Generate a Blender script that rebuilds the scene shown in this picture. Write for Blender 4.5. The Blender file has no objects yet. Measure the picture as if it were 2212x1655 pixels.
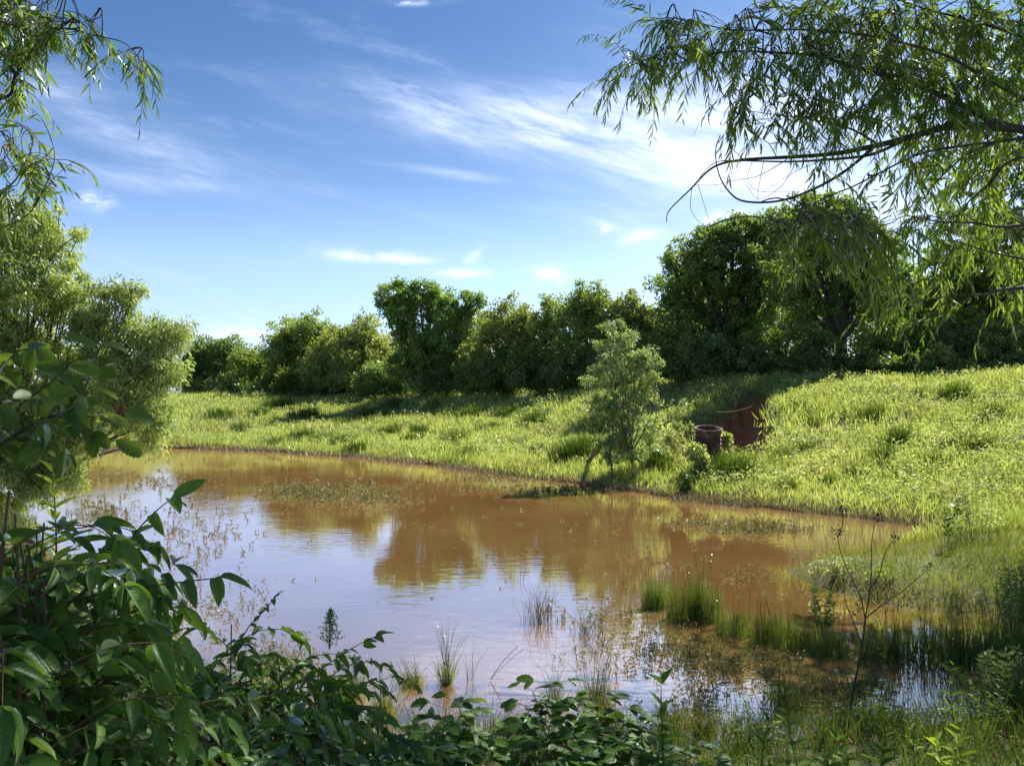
import bpy, math
import numpy as np
from mathutils import Vector

# ------------------------------------------------------------------ camera, sky, sun, exposure
sc = bpy.context.scene
COL = sc.collection
H = 2.4                       # camera height above the water (m)
F = 1661.0                    # focal length in the pixels of a 2212 px wide frame
PITCH = math.radians(0.776)
cam_d = bpy.data.cameras.new('camera'); cam = bpy.data.objects.new('camera', cam_d); COL.objects.link(cam)
cam_d.sensor_width = 36.0; cam_d.lens = 36.0 * F / 2212.0; cam_d.clip_start = 0.05; cam_d.clip_end = 3000
cam.location = (0, 0, H); cam.rotation_euler = (math.pi / 2 + PITCH, 0, 0)
sc.camera = cam
SUN_AZ = math.radians(43); SUN_EL = math.radians(47)     # azimuth to the right of the view direction
sd = Vector((math.sin(SUN_AZ) * math.cos(SUN_EL), math.cos(SUN_AZ) * math.cos(SUN_EL), math.sin(SUN_EL)))
sl = bpy.data.lights.new('sun', 'SUN'); sl.energy = 5.0; sl.angle = math.radians(0.53); sl.color = (1.0, 0.95, 0.84)
so = bpy.data.objects.new('sun', sl); COL.objects.link(so); so.rotation_euler = (-sd).to_track_quat('-Z', 'Y').to_euler()
sc.view_settings.view_transform = 'Standard'; sc.view_settings.look = 'None'
sc.view_settings.exposure = 1.36; sc.view_settings.gamma = 1.0
sc.cycles.max_bounces = 7; sc.cycles.diffuse_bounces = 3; sc.cycles.glossy_bounces = 3
sc.cycles.transmission_bounces = 4; sc.cycles.use_denoising = True

class NT:
    """small helper for node trees"""
    def __init__(s, tree): s.t = tree; s.n = tree.nodes; s.l = tree.links
    def new(s, typ, **kw):
        nd = s.n.new(typ)
        for k, v in kw.items(): setattr(nd, k, v)
        return nd
    def put(s, sock, v):
        if isinstance(v, (bpy.types.NodeSocket,)): s.l.new(v, sock)
        else: sock.default_value = v
    def math(s, op, a, b=0.0, c=None, clamp=False):
        m = s.new('ShaderNodeMath', operation=op, use_clamp=clamp); s.put(m.inputs[0], a); s.put(m.inputs[1], b)
        if c is not None: s.put(m.inputs[2], c)
        return m.outputs[0]
    def mix(s, f, a, b, mode='MIX'):
        m = s.new('ShaderNodeMix', data_type='RGBA', blend_type=mode); m.clamp_factor = True
        s.put(m.inputs[0], f); s.put(m.inputs[6], a); s.put(m.inputs[7], b); return m.outputs[2]
    def noise(s, vec, scale, detail=3.0, rough=0.55, dist=0.0):
        m = s.new('ShaderNodeTexNoise'); s.put(m.inputs['Vector'], vec) if vec is not None else None
        m.inputs['Scale'].default_value = scale; m.inputs['Detail'].default_value = detail
        m.inputs['Roughness'].default_value = rough; m.inputs['Distortion'].default_value = dist; return m.outputs[0]
    def ramp(s, f, stops):
        r = s.new('ShaderNodeValToRGB'); s.put(r.inputs[0], f); e = r.color_ramp.elements
        while len(e) < len(stops): e.new(0.5)
        for i, (p, c) in enumerate(stops): e[i].position = p; e[i].color = (*c, 1) if len(c) == 3 else c
        return r.outputs[0]
    def remap(s, v, a, b, c=0.0, d=1.0):
        m = s.new('ShaderNodeMapRange', interpolation_type='SMOOTHSTEP'); s.put(m.inputs[0], v)
        for k, q in enumerate((a, b, c, d)): m.inputs[k + 1].default_value = q
        return m.outputs[0]

w = bpy.data.worlds.new('World'); sc.world = w; w.use_nodes = True
wt = NT(w.node_tree); wt.n.clear()
sky = wt.new('ShaderNodeTexSky', sky_type='NISHITA'); sky.sun_disc = False
sky.sun_elevation = SUN_EL; sky.sun_rotation = SUN_AZ; sky.air_density = 1.0; sky.dust_density = 0.6; sky.ozone_density = 2.5
tc = wt.new('ShaderNodeTexCoord'); sep = wt.new('ShaderNodeSeparateXYZ'); wt.l.new(tc.outputs['Generated'], sep.inputs[0])
# tangent-plane coordinates of the sky direction (fixed in the world): p to the east, q upward, both from due north (+Y)
ysafe = wt.math('MAXIMUM', sep.outputs[1], 0.05)
p = wt.math('DIVIDE', sep.outputs[0], ysafe); q = wt.math('DIVIDE', sep.outputs[2], ysafe)
hsv = wt.new('ShaderNodeHueSaturation'); hsv.inputs['Saturation'].default_value = 0.95; hsv.inputs['Hue'].default_value = 0.502
wt.l.new(sky.outputs[0], hsv.inputs['Color'])
el = wt.remap(sep.outputs[2], 0.0, 0.45)
tint = wt.ramp(el, [(0.0, (0.80, 0.86, 1.04)), (0.3, (0.80, 0.86, 1.05)), (0.62, (0.50, 0.62, 0.76)), (1.0, (0.32, 0.48, 0.64))])
skyc = wt.mix(1.0, hsv.outputs[0], tint, 'MULTIPLY')
cmb = wt.new('ShaderNodeCombineXYZ')
wt.put(cmb.inputs[0], wt.math('MULTIPLY', wt.math('ADD', p, wt.math('MULTIPLY', q, 0.9)), 2.2)); wt.put(cmb.inputs[1], wt.math('MULTIPLY', wt.math('ADD', q, wt.math('MULTIPLY', p, 0.2)), 8.0))
streak = wt.noise(cmb.outputs[0], 1.7, 9.0, 0.64, 0.35)
fine = wt.remap(wt.noise(cmb.outputs[0], 5.5, 5.0, 0.7, 0.8), 0.3, 0.68, 0.45, 1.0)
cmb2 = wt.new('ShaderNodeCombineXYZ'); wt.put(cmb2.inputs[0], wt.math('MULTIPLY', p, 6.0)); wt.put(cmb2.inputs[1], wt.math('MULTIPLY', q, 12.0))
puff = wt.noise(cmb2.outputs[0], 3.0, 6.0, 0.6, 0.4)
def blob(u, v, ru, rv, ang=0.0, soft=1.0):
    """elliptic falloff in sky-direction space"""
    pu, qv = (u - 1106) / F, (850 - v) / F
    ca, sa = math.cos(math.radians(ang)), math.sin(math.radians(ang))
    dp = wt.math('SUBTRACT', p, pu); dq = wt.math('SUBTRACT', q, qv)
    a = wt.math('DIVIDE', wt.math('ADD', wt.math('MULTIPLY', dp, ca), wt.math('MULTIPLY', dq, -sa)), ru / F)
    b = wt.math('DIVIDE', wt.math('ADD', wt.math('MULTIPLY', dp, sa), wt.math('MULTIPLY', dq, ca)), rv / F)
    r2 = wt.math('ADD', wt.math('MULTIPLY', a, a), wt.math('MULTIPLY', b, b))
    return wt.math('POWER', 2.718, wt.math('MULTIPLY', r2, -soft))
def cloud(mask, tex, lo, hi, gain):
    # the mask lowers the threshold of the noise so edges stay ragged
    return wt.math('MULTIPLY', wt.math('MULTIPLY', wt.math('POWER', mask, 0.8), wt.math('MULTIPLY', wt.remap(tex, lo, hi, 0.10, 1.0), fine)), gain)
terms = []
m1 = wt.math('MAXIMUM', blob(1230, 272, 330, 52, 6), wt.math('MAXIMUM', blob(1480, 345, 330, 52, 14), wt.math('MAXIMUM', wt.math('MULTIPLY', blob(960, 232, 170, 34, 14), 0.75), wt.math('MULTIPLY', blob(1500, 240, 300, 60, 0), 0.7))))
terms.append(cloud(m1, streak, 0.3, 0.62, 1.0))
m2 = wt.math('MAXIMUM', blob(300, 300, 260, 46, 22), wt.math('MAXIMUM', blob(380, 390, 200, 22, 5), blob(180, 240, 200, 40, 25)))
terms.append(cloud(m2, streak, 0.3, 0.72, 0.38))
terms.append(wt.math('MULTIPLY', blob(2000, 330, 620, 260), wt.remap(streak, 0.3, 0.75, 0.2, 0.55)))
terms.append(cloud(blob(1010, 378, 140, 9, 8), streak, 0.3, 0.6, 0.35))
m3 = None
for a in [(800, 553, 75, 12, 2), (870, 560, 55, 8, 2), (1192, 595, 34, 17, 0), (1290, 491, 34, 10, 12), (1380, 510, 34, 10, -14), (1020, 551, 18, 12, -30), (1020, 590, 90, 9, 0),
          (500, 722, 120, 14, 0), (880, 184, 14, 6, 0), (1555, 470, 50, 12, -10), (200, 435, 34, 17, 0), (890, 0, 46, 6, 0)]:
    bb = blob(*a); m3 = bb if m3 is None else wt.math('MAXIMUM', m3, bb)
terms.append(cloud(m3, puff, 0.4, 0.6, 0.85))
csum = terms[0]
for t_ in terms[1:]: csum = wt.math('ADD', csum, t_)
front = wt.remap(sep.outputs[1], 0.05, 0.25)
# a thin generic veil for the rest of the sky
gen = wt.math('MULTIPLY', wt.remap(streak, 0.5, 0.85), 0.22)
calpha = wt.math('ADD', wt.math('MULTIPLY', csum, front), gen, clamp=True)
skyf = wt.mix(calpha, skyc, (7.0, 7.6, 9.3, 1))
bg = wt.new('ShaderNodeBackground'); wt.l.new(skyf, bg.inputs[0]); bg.inputs[1].default_value = 0.075
wo = wt.new('ShaderNodeOutputWorld'); wt.l.new(bg.outputs[0], wo.inputs[0])

# ------------------------------------------------------------------ geometry helpers
rng0 = np.random.default_rng(7)
FWD = np.array([0, math.cos(PITCH), math.sin(PITCH)]); UP = np.array([0, -math.sin(PITCH), math.cos(PITCH)]); RT = np.array([1.0, 0, 0])
CAM = np.array([0, 0, H])
def P(u, v, D):
    """world point seen at (u, v) of a 2212 px wide frame, D metres ahead"""
    return CAM + D * (FWD + (u - 1106) / F * RT + (827.5 - v) / F * UP)
def nrm(a): return a / np.maximum(np.linalg.norm(a, axis=-1, keepdims=True), 1e-9)
def rdir(r, n): return nrm(r.normal(size=(n, 3)))

class Buf:
    def __init__(s): s.v = []; s.f4 = []; s.f3 = []; s.c = []; s.n = 0
    def add(s, V, Q=None, T=None, C=None):
        V = np.asarray(V, float).reshape(-1, 3)
        if Q is not None and len(Q): s.f4.append(np.asarray(Q, int).reshape(-1, 4) + s.n)
        if T is not None and len(T): s.f3.append(np.asarray(T, int).reshape(-1, 3) + s.n)
        s.v.append(V)
        if C is None: C = np.tile([0.5, 0.5, 0.5], (len(V), 1))
        s.c.append(np.asarray(C, float).reshape(-1, 3)); s.n += len(V)
    def tmpl(s, t, pos, d, nor, L, W, rnd):
        """copies of a leaf template: rows (t, s, h), quads, tris"""
        pts, Q, T = t; N = len(pos)
        if N == 0: return
        d = nrm(d); side = nrm(np.cross(d, nor)); nor = np.cross(side, d)
        pts = np.asarray(pts, float); K = len(pts)
        L = np.broadcast_to(L, (N,)); W = np.broadcast_to(W, (N,)); rnd = np.broadcast_to(rnd, (N,))
        V = pos[:, None, :] + d[:, None, :] * (L[:, None] * pts[None, :, 0])[..., None] \
            + side[:, None, :] * (W[:, None] * pts[None, :, 1])[..., None] + nor[:, None, :] * (L[:, None] * pts[None, :, 2])[..., None]
        C = np.stack([np.repeat(rnd[:, None], K, 1), np.broadcast_to(pts[None, :, 0], (N, K)), np.broadcast_to(pts[None, :, 1] + 0.5, (N, K))], -1)
        off = (np.arange(N) * K)[:, None, None]
        s.add(V.reshape(-1, 3), (np.asarray(Q)[None] + off).reshape(-1, 4) if len(Q) else None,
              (np.asarray(T)[None] + off).reshape(-1, 3) if len(T) else None, C.reshape(-1, 3))
    def tube(s, path, rad, sides=5, rnd=0.5):
        path = np.asarray(path, float); n = len(path); rad = np.broadcast_to(rad, (n,))
        tan = nrm(np.gradient(path, axis=0)); ref = np.array([0.31, 0.17, 0.93]) if abs(tan[0][2]) < 0.8 else np.array([1.0, 0.1, 0])
        a = nrm(np.cross(tan, ref)); b = np.cross(tan, a)
        th = np.linspace(0, 2 * np.pi, sides, endpoint=False)
        V = path[:, None] + rad[:, None, None] * (np.cos(th)[None, :, None] * a[:, None] + np.sin(th)[None, :, None] * b[:, None])
        i = np.arange(n - 1)[:, None]; j = np.arange(sides)[None]; k = (j + 1) % sides
        Q = np.stack([i * sides + j, i * sides + k, (i + 1) * sides + k, (i + 1) * sides + j], -1).reshape(-1, 4)
        C = np.tile([rnd, 0.5, 0.5], (n * sides, 1))
        s.add(V.reshape(-1, 3), Q, None, C)
    def build(s, name, mat, parent=None, origin=(0, 0, 0), smooth=False):
        V = np.concatenate(s.v) - np.asarray(origin, float); me = bpy.data.meshes.new(name)
        q = np.concatenate(s.f4) if s.f4 else np.zeros((0, 4), int); t = np.concatenate(s.f3) if s.f3 else np.zeros((0, 3), int)
        me.vertices.add(len(V)); me.vertices.foreach_set('co', V.astype(np.float32).ravel())
        me.loops.add(q.size + t.size); me.loops.foreach_set('vertex_index', np.concatenate([q.ravel(), t.ravel()]).astype(np.int32))
        me.polygons.add(len(q) + len(t))
        me.polygons.foreach_set('loop_start', np.concatenate([np.arange(len(q)) * 4, q.size + np.arange(len(t)) * 3]).astype(np.int32))
        at = me.attributes.new('data', 'FLOAT_COLOR', 'POINT')
        c = np.concatenate(s.c); at.data.foreach_set('color', np.concatenate([c, np.ones((len(c), 1))], 1).astype(np.float32).ravel())
        me.update(calc_edges=True)
        if smooth: me.polygons.foreach_set('use_smooth', np.ones(len(q) + len(t), bool))
        me.materials.append(mat); o = bpy.data.objects.new(name, me); COL.objects.link(o)
        if parent is not None: o.parent = parent
        else: o.location = origin
        return o

def thing(name, label, cat, loc=(0, 0, 0), group=None):
    o = bpy.data.objects.new(name, None); COL.objects.link(o); o.location = loc; o.empty_display_size = 0.2
    o['label'] = label; o['category'] = cat
    if group: o['group'] = group
    return o
def tag(o, label=None, cat=None, group=None, kind=None):
    if label: o['label'] = label
    if cat: o['category'] = cat
    if group: o['group'] = group
    if kind: o['kind'] = kind
    return o

# leaf templates (t along, s across in widths, h along the normal in lengths)
DIAMOND = ([(0, 0, 0), (0.45, 0.5, 0.08), (1, 0, -0.04), (0.45, -0.5, 0.08)], [(0, 1, 2, 3)], [])
BLADE = ([(0, -.5, 0), (0, .5, 0), (.55, -.42, .0), (.55, .42, .0), (1, 0, -.13)], [(0, 1, 3, 2)], [(2, 3, 4)])
LANCE = ([(0, 0, 0), (.28, .5, .0), (.28, -.5, .0), (.65, .38, -.05), (.65, -.38, -.05), (1, 0, -.16)], [(2, 1, 3, 4)], [(0, 1, 2), (4, 3, 5)])
def broad(n=8, serr=0.0, fold=0.16, droop=0.14, a=0.62, b=0.75, wob=0.0):
    pts = []; mx = max((k / 50) ** a * (1 - k / 50) ** b for k in range(51))
    for k in range(n + 1):
        t = k / n; wd = 0.5 * (t ** a) * ((1 - t) ** b) / mx if 0 < t < 1 else 0.0
        if serr and 0 < k < n: wd *= 1 + (serr if k % 2 else -serr)
        h = -droop * t * t + wob * math.sin(t * 9)
        pts += [(t + (0.02 if serr and k % 2 else 0), -wd, h + fold * wd), (t, 0, h), (t + (0.02 if serr and k % 2 else 0), wd, h + fold * wd)]
    Q = []
    for k in range(n):
        Q += [(3 * k, 3 * k + 1, 3 * k + 4, 3 * k + 3), (3 * k + 1, 3 * k + 2, 3 * k + 5, 3 * k + 4)]
    return (pts, Q, [])
LEAFLET = broad(7); LEAFLET2 = broad(7, 0.0, 0.3, 0.3, 0.55, 0.8, 0.012); SERRATE = broad(16, 0.11, 0.22, 0.12, 0.6, 0.6)
BRAMBLE = broad(10, 0.1, 0.2, 0.16, 0.55, 0.6); NETTLE = broad(14, 0.10, 0.25, 0.12, 0.5, 1.0); HERB = broad(5, 0, 0.2, 0.2, 0.7, 0.9)

# ------------------------------------------------------------------ materials
def mat_new(name):
    m = bpy.data.materials.new(name); m.use_nodes = True; t = NT(m.node_tree); t.n.clear(); return m, t
def foliage(name, dark, light, trans=0.35, gloss=0.08, rough=0.45, var=0.5, scale=0.6, tcol=None, veins=0.0, tw=None, dry=None, straw=None):
    """leaf: diffuse front, light passing through, thin waxy sheen; colour differs leaf by leaf and patch by patch"""
    m, t = mat_new(name)
    at = t.new('ShaderNodeAttribute', attribute_name='data'); sp = t.new('ShaderNodeSeparateColor'); t.l.new(at.outputs['Color'], sp.inputs[0])
    geo = t.new('ShaderNodeNewGeometry')
    nz = t.noise(geo.outputs['Position'], scale, 3.0)
    f = t.math('ADD', t.math('MULTIPLY', sp.outputs[0], 1 - var), t.math('MULTIPLY', t.remap(nz, 0.3, 0.7), var))
    stops = [(0.0, dark), (0.75, light)]
    if dry: stops = [(0.0, dark), (0.7, light), (0.93, light), (1.0, dry)]
    c = t.ramp(f, stops)
    if straw:      # patches of dead grass and of darker weeds
        c = t.mix(t.math('MULTIPLY', t.remap(t.noise(geo.outputs['Position'], .55, 4.0, .7), .54, .68), .6), c, (*straw, 1))
        c = t.mix(t.math('MULTIPLY', t.remap(t.noise(geo.outputs['Position'], 1.1, 4.0, .7), .42, .3), .6), c, (.07, .12, .03, 1))
    if veins:
        s_ = t.math('ABSOLUTE', t.math('SUBTRACT', sp.outputs[2], 0.5))
        mid = t.remap(s_, 0.0, 0.035, 1.0, 0.0)
        lat = t.math('SINE', t.math('MULTIPLY', t.math('SUBTRACT', sp.outputs[1], t.math('MULTIPLY', s_, 0.55)), 62.0))
        lat = t.remap(lat, 0.75, 1.0, 0.0, 0.45)
        vv = t.math('MAXIMUM', mid, lat); vv = t.math('MULTIPLY', vv, veins)
        c = t.mix(vv, c, (min(1, light[0] * 2.2 + .04), min(1, light[1] * 1.8 + .05), light[2] * 2 + .03, 1))
    d = t.new('ShaderNodeBsdfDiffuse'); t.put(d.inputs[0], c)
    tr = t.new('ShaderNodeBsdfTranslucent'); tcx = tcol or (1.25, 1.15, 0.45)
    t.put(tr.inputs[0], t.mix(1.0, c, (tcx[0], tcx[1], tcx[2], 1), 'MULTIPLY'))
    tr_gain = t.new('ShaderNodeMixShader'); tr_gain.inputs[0].default_value = trans
    t.l.new(d.outputs[0], tr_gain.inputs[1]); t.l.new(tr.outputs[0], tr_gain.inputs[2])
    g = t.new('ShaderNodeBsdfGlossy'); g.inputs['Roughness'].default_value = rough; g.inputs[0].default_value = (.9, .95, 1, 1)
    fr = t.new('ShaderNodeFresnel'); fr.inputs[0].default_value = 1.45
    if veins:
        bp = t.new('ShaderNodeBump'); bp.inputs['Strength'].default_value = 0.35; bp.inputs['Distance'].default_value = 0.004
        t.put(bp.inputs['Height'], t.math('SUBTRACT', 1.0, vv)); t.l.new(bp.outputs[0], g.inputs['Normal']); t.l.new(bp.outputs[0], d.inputs['Normal'])
    mg = t.new('ShaderNodeMixShader'); t.put(mg.inputs[0], t.math('MULTIPLY', fr.outputs[0], gloss * 4, clamp=True))
    t.l.new(tr_gain.outputs[0], mg.inputs[1]); t.l.new(g.outputs[0], mg.inputs[2])
    o = t.new('ShaderNodeOutputMaterial'); t.l.new(mg.outputs[0], o.inputs[0]); return m
def matte(name, c0, c1, scale=6, rough=0.9, bump=0.3, dist=0.02):
    m, t = mat_new(name); geo = t.new('ShaderNodeNewGeometry')
    nz = t.noise(geo.outputs['Position'], scale, 5.0, 0.65); c = t.ramp(nz, [(0.3, c0), (0.7, c1)])
    b = t.new('ShaderNodeBsdfPrincipled'); t.put(b.inputs['Base Color'], c); b.inputs['Roughness'].default_value = rough
    bp = t.new('ShaderNodeBump'); bp.inputs['Strength'].default_value = bump; bp.inputs['Distance'].default_value = dist
    t.put(bp.inputs['Height'], nz); t.l.new(bp.outputs[0], b.inputs['Normal'])
    o = t.new('ShaderNodeOutputMaterial'); t.l.new(b.outputs[0], o.inputs[0]); return m

M = {}
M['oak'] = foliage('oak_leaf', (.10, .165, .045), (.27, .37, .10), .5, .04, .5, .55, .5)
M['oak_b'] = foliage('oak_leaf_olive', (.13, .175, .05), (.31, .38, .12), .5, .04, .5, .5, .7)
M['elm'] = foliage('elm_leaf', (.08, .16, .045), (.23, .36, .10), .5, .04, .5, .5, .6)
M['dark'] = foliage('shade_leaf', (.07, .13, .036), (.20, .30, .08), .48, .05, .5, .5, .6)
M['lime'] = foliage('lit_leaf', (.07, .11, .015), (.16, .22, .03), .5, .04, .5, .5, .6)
M['willow_far'] = foliage('willow_leaf_grey', (.14, .21, .075), (.33, .42, .17), .5, .02, .4, .5, .8)
M['willow'] = foliage('willow_leaf', (.06, .125, .03), (.17, .26, .06), .6, .035, .5, .4, 1.5)
M['sapling'] = foliage('sapling_leaf', (.17, .255, .10), (.34, .44, .19), .55, .02, .5, .5, 1.2, tcol=(1.1, 1.1, .7))
M['meadow'] = foliage('meadow_grass_blade', (.22, .285, .07), (.42, .49, .155), .5, .02, .5, .5, .32, tcol=(1.15, 1.1, .7), dry=(.38, .31, .17), straw=(.36, .31, .19))
M['forb'] = foliage('meadow_forb_leaf', (.22, .28, .08), (.42, .49, .18), .5, .02, .5, .5, .45, tcol=(1.15, 1.1, .7), straw=(.34, .32, .2))
M['tussock'] = foliage('tussock_blade', (.035, .075, .014), (.085, .15, .02), .4, .04, .5, .3, 1.0)
M['rush'] = foliage('rush_blade', (.05, .09, .016), (.13, .19, .03), .35, .05, .4, .35, 2.0, dry=(.28, .2, .09))
M['marsh'] = foliage('marsh_blade', (.10, .13, .03), (.22, .24, .06), .45, .04, .5, .5, .9, dry=(.36, .26, .13))
M['dry'] = foliage('dry_stalk', (.11, .085, .05), (.3, .24, .13), .2, .03, .6, .2, 2.0, tcol=(1, 1, .8))
M['weed'] = foliage('water_weed', (.07, .065, .03), (.17, .16, .075), .3, .015, .6, .3, 2.0)
M['sumac'] = foliage('sumac_leaflet', (.035, .10, .02), (.12, .23, .04), .55, .09, .33, .35, 3.0, veins=.45)
M['sumac_lt'] = foliage('sumac_leaflet_pale', (.055, .11, .035), (.14, .22, .07), .42, .14, .36, .35, 3.0, veins=.6)
M['elmnear'] = foliage('elm_leaf_near', (.035, .085, .018), (.10, .17, .035), .55, .08, .45, .3, 4.0, veins=.5)
M['bramble'] = foliage('bramble_leaf', (.035, .10, .02), (.12, .22, .04), .55, .08, .36, .35, 4.0, veins=.4)
M['herb'] = foliage('herb_leaf', (.05, .10, .018), (.12, .2, .035), .45, .06, .45, .35, 3.0, veins=.3)
M['lemon'] = foliage('young_leaf', (.12, .2, .02), (.26, .36, .04), .5, .06, .45, .35, 3.0, veins=.3)
M['bark'] = matte('bark', (.03, .024, .018), (.085, .07, .055), 9)
M['bark_pale'] = matte('bark_pale', (.10, .075, .05), (.22, .17, .12), 9)
M['twig'] = matte('green_twig', (.05, .06, .025), (.11, .11, .05), 12)
M['redtwig'] = matte('reddish_twig', (.07, .035, .022), (.14, .08, .045), 12)
M['stem_dark'] = matte('dead_stem', (.02, .014, .01), (.05, .038, .028), 25)
M['deadleaf'] = foliage('dead_leaf', (.09, .05, .03), (.3, .19, .12), .15, .04, .6, .3, 8.0, tcol=(1, .8, .5))
M['log'] = matte('weathered_wood', (.07, .05, .035), (.2, .14, .09), 8)

# ------------------------------------------------------------------ terrain
POND = np.array([(-34, 33.5), (-20, 33), (-17, 33.2), (-14, 33.8), (-9.7, 31.9), (-5.3, 28.9), (-1.6, 24.9), (1.2, 21.3), (2.83, 19.3), (4.15, 17.5), (5.75, 16.1),
                 (7.1, 14.9), (7.9, 13.7), (7.5, 13.0), (6.6, 12.5), (5.6, 11.8), (4.3, 11.0), (3.75, 10.4), (3.95, 9.5), (4.25, 8.95), (4.65, 8.65), (5.5, 8.3), (6.9, 8.0),
                 (6.6, 7.2), (5.2, 6.9), (4.4, 6.6), (3.9, 6.15), (3.5, 5.75), (3.0, 5.45), (2.4, 5.4), (1.6, 5.35), (0.9, 5.2), (0.1, 5.15), (-.9, 5.3), (-1.7, 6.0),
                 (-2.6, 6.6), (-3.8, 7.0), (-5.0, 8.0), (-6.5, 10.3), (-9, 14.5), (-13, 19), (-18, 23), (-34, 27)], float)
def wob(x, y, s, ph=0.0):
    return (np.sin(x * 1.0 / s + 1.3 * np.sin(y * .7 / s + ph) + ph) + np.sin(y * 1.1 / s + 1.7 * np.sin(x * .8 / s + ph * 2) + 2 * ph) + np.sin((x + y) * .73 / s + 3 * ph)) / 3.0
def pond_d(x, y):
    """signed distance to the waterline: positive on land"""
    x = np.asarray(x, float); y = np.asarray(y, float); best = np.full(x.shape, 1e9); ins = np.zeros(x.shape, bool)
    n = len(POND)
    for i in range(n):
        ax, ay = POND[i]; bx, by = POND[(i + 1) % n]; dx, dy = bx - ax, by - ay
        t = np.clip(((x - ax) * dx + (y - ay) * dy) / (dx * dx + dy * dy), 0, 1)
        best = np.minimum(best, (x - ax - t * dx) ** 2 + (y - ay - t * dy) ** 2)
        c = ((ay > y) != (by > y)); xi = ax + (y - ay) / (dy if abs(dy) > 1e-9 else 1e-9) * dx
        ins ^= c & (x < xi)
    d = np.sqrt(best) * np.where(ins, -1, 1)
    return d + 0.10 * wob(x, y, .35, 1.0) + 0.2 * wob(x, y, 1.1, 2.0)
def sst(x, a, b): t = np.clip((x - a) / (b - a), 0, 1); return t * t * (3 - 2 * t)
GA = np.array([5.6, 21.3]); GB = np.array([8.8, 27.8])      # the eroded gully
def gully(x, y):
    dx, dy = GB - GA; L2 = dx * dx + dy * dy; L = math.sqrt(L2)
    t = ((x - GA[0]) * dx + (y - GA[1]) * dy) / L2; s = ((x - GA[0]) * dy - (y - GA[1]) * dx) / L   # s > 0 to the right of the gully
    wd = 1.5 - 0.95 * np.clip(t, 0, 1) + 0.16 * wob(x, y, .3, 4.0) + .07 * wob(x, y, .11, 2.0)
    prof = 1 - sst(np.abs(s), wd - 0.22, wd + 0.05)
    ends = sst(t, -.16, .0) * (1 - sst(t, .95, 1.03))
    return prof * ends, t, s
def ground_z(x, y):
    x = np.asarray(x, float); y = np.asarray(y, float); d = pond_d(x, y); dp = np.maximum(d, 0)
    Hc = 2.12 + 0.72 * sst(x, -16, 6)
    S = np.clip(dp / (16.5 - 4.5 * sst(x, 0, 9)), 0, 1); zf = .14 * sst(dp, 0, .5) + (Hc - .14) * (0.55 * S + 0.45 * sst(S, 0, 1))
    zf = zf + sst(dp, .8, 4) * (.19 * wob(x, y, 1.1, 5) + .07 * wob(x, y, .4, 6))
    zn = .10 * sst(dp, 0, .5) + .13 * np.minimum(dp, 6) + .03 * wob(x, y, .3, 7) * sst(dp, .1, 1)
    n = sst(y, 9.5, 14.5)
    z = zn * (1 - n) + zf * n
    z = z + np.where(y > 60, np.minimum(y - 60, 200) * 0.0, 0)
    z = np.where(d < 0, np.maximum(d * .35, -.6), z)
    g, t, s = gully(x, y)
    z = z - g * (1.5 - .45 * np.clip(t, 0, 1) + .13 * wob(x, y, .16, 3) + .08 * wob(x, y, .08, 5)) * sst(z, .2, 1.0)
    return z
def G(u, v, Dmin=3.0, Dmax=90.0):
    """where the sight line through (u, v) first meets the ground"""
    D = np.exp(np.linspace(math.log(Dmin), math.log(Dmax), 1500)); pts = CAM + D[:, None] * (FWD + (u - 1106) / F * RT + (827.5 - v) / F * UP)
    gz = np.maximum(ground_z(pts[:, 0], pts[:, 1]), 0); k = np.nonzero(pts[:, 2] <= gz)[0]
    k = k[0] if len(k) else len(D) - 1
    return np.array([pts[k, 0], pts[k, 1], gz[k]]), D[k]

def axis(parts):
    out = []
    for a, b, st in parts: out += list(np.arange(a, b, st))
    return np.array(out + [parts[-1][1]])
gx = axis([(-900, -200, 70), (-200, -60, 20), (-60, -20, 2.5), (-20, -8, .6), (-8, 3.5, .2), (3.5, 10.5, .09), (10.5, 25, .6), (25, 60, 3), (60, 200, 20), (200, 900, 70)])
gy = axis([(-300, -30, 30), (-30, -4, 3), (-4, 16, .2), (16, 18.5, .25), (18.5, 29, .09), (29, 36, .35), (36, 60, .8), (60, 100, 5), (100, 300, 25), (300, 1500, 100)])
GX, GY = np.meshgrid(gx, gy); GZ = ground_z(GX, GY)
nx, ny = len(gx), len(gy); ii, jj = np.meshgrid(np.arange(nx - 1), np.arange(ny - 1)); i0 = (jj * nx + ii).ravel()
gq, gt, gs = gully(GX, GY); gzn = GZ
slope = np.hypot(*np.gradient(GZ)); red = np.clip(gq * 1.3, 0, 1)
wet = 1 - sst(pond_d(GX, GY), .1, .9)
B = Buf(); B.add(np.stack([GX, GY, GZ], -1).reshape(-1, 3), np.stack([i0, i0 + 1, i0 + nx + 1, i0 + nx], -1), None, np.stack([red, wet, GX * 0], -1).reshape(-1, 3))
m, t = mat_new('ground_soil'); at = t.new('ShaderNodeAttribute', attribute_name='data'); sp = t.new('ShaderNodeSeparateColor'); t.l.new(at.outputs['Color'], sp.inputs[0])
geo = t.new('ShaderNodeNewGeometry'); n1 = t.noise(geo.outputs['Position'], 1.2, 6, .65); n2 = t.noise(geo.outputs['Position'], 14, 5, .7)
c = t.ramp(n1, [(.3, (.06, .075, .022)), (.55, (.10, .13, .03)), (.75, (.17, .15, .06))])
c = t.mix(t.math('MULTIPLY', sp.outputs[1], .9), c, t.ramp(n2, [(.35, (.05, .034, .022)), (.7, (.13, .085, .055))]))
c = t.mix(sp.outputs[0], c, t.ramp(t.math('ADD', t.math('MULTIPLY', n1, .4), t.math('MULTIPLY', n2, .6)), [(.35, (.30, .085, .038)), (.52, (.56, .2, .08)), (.65, (.68, .34, .16))]))
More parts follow.
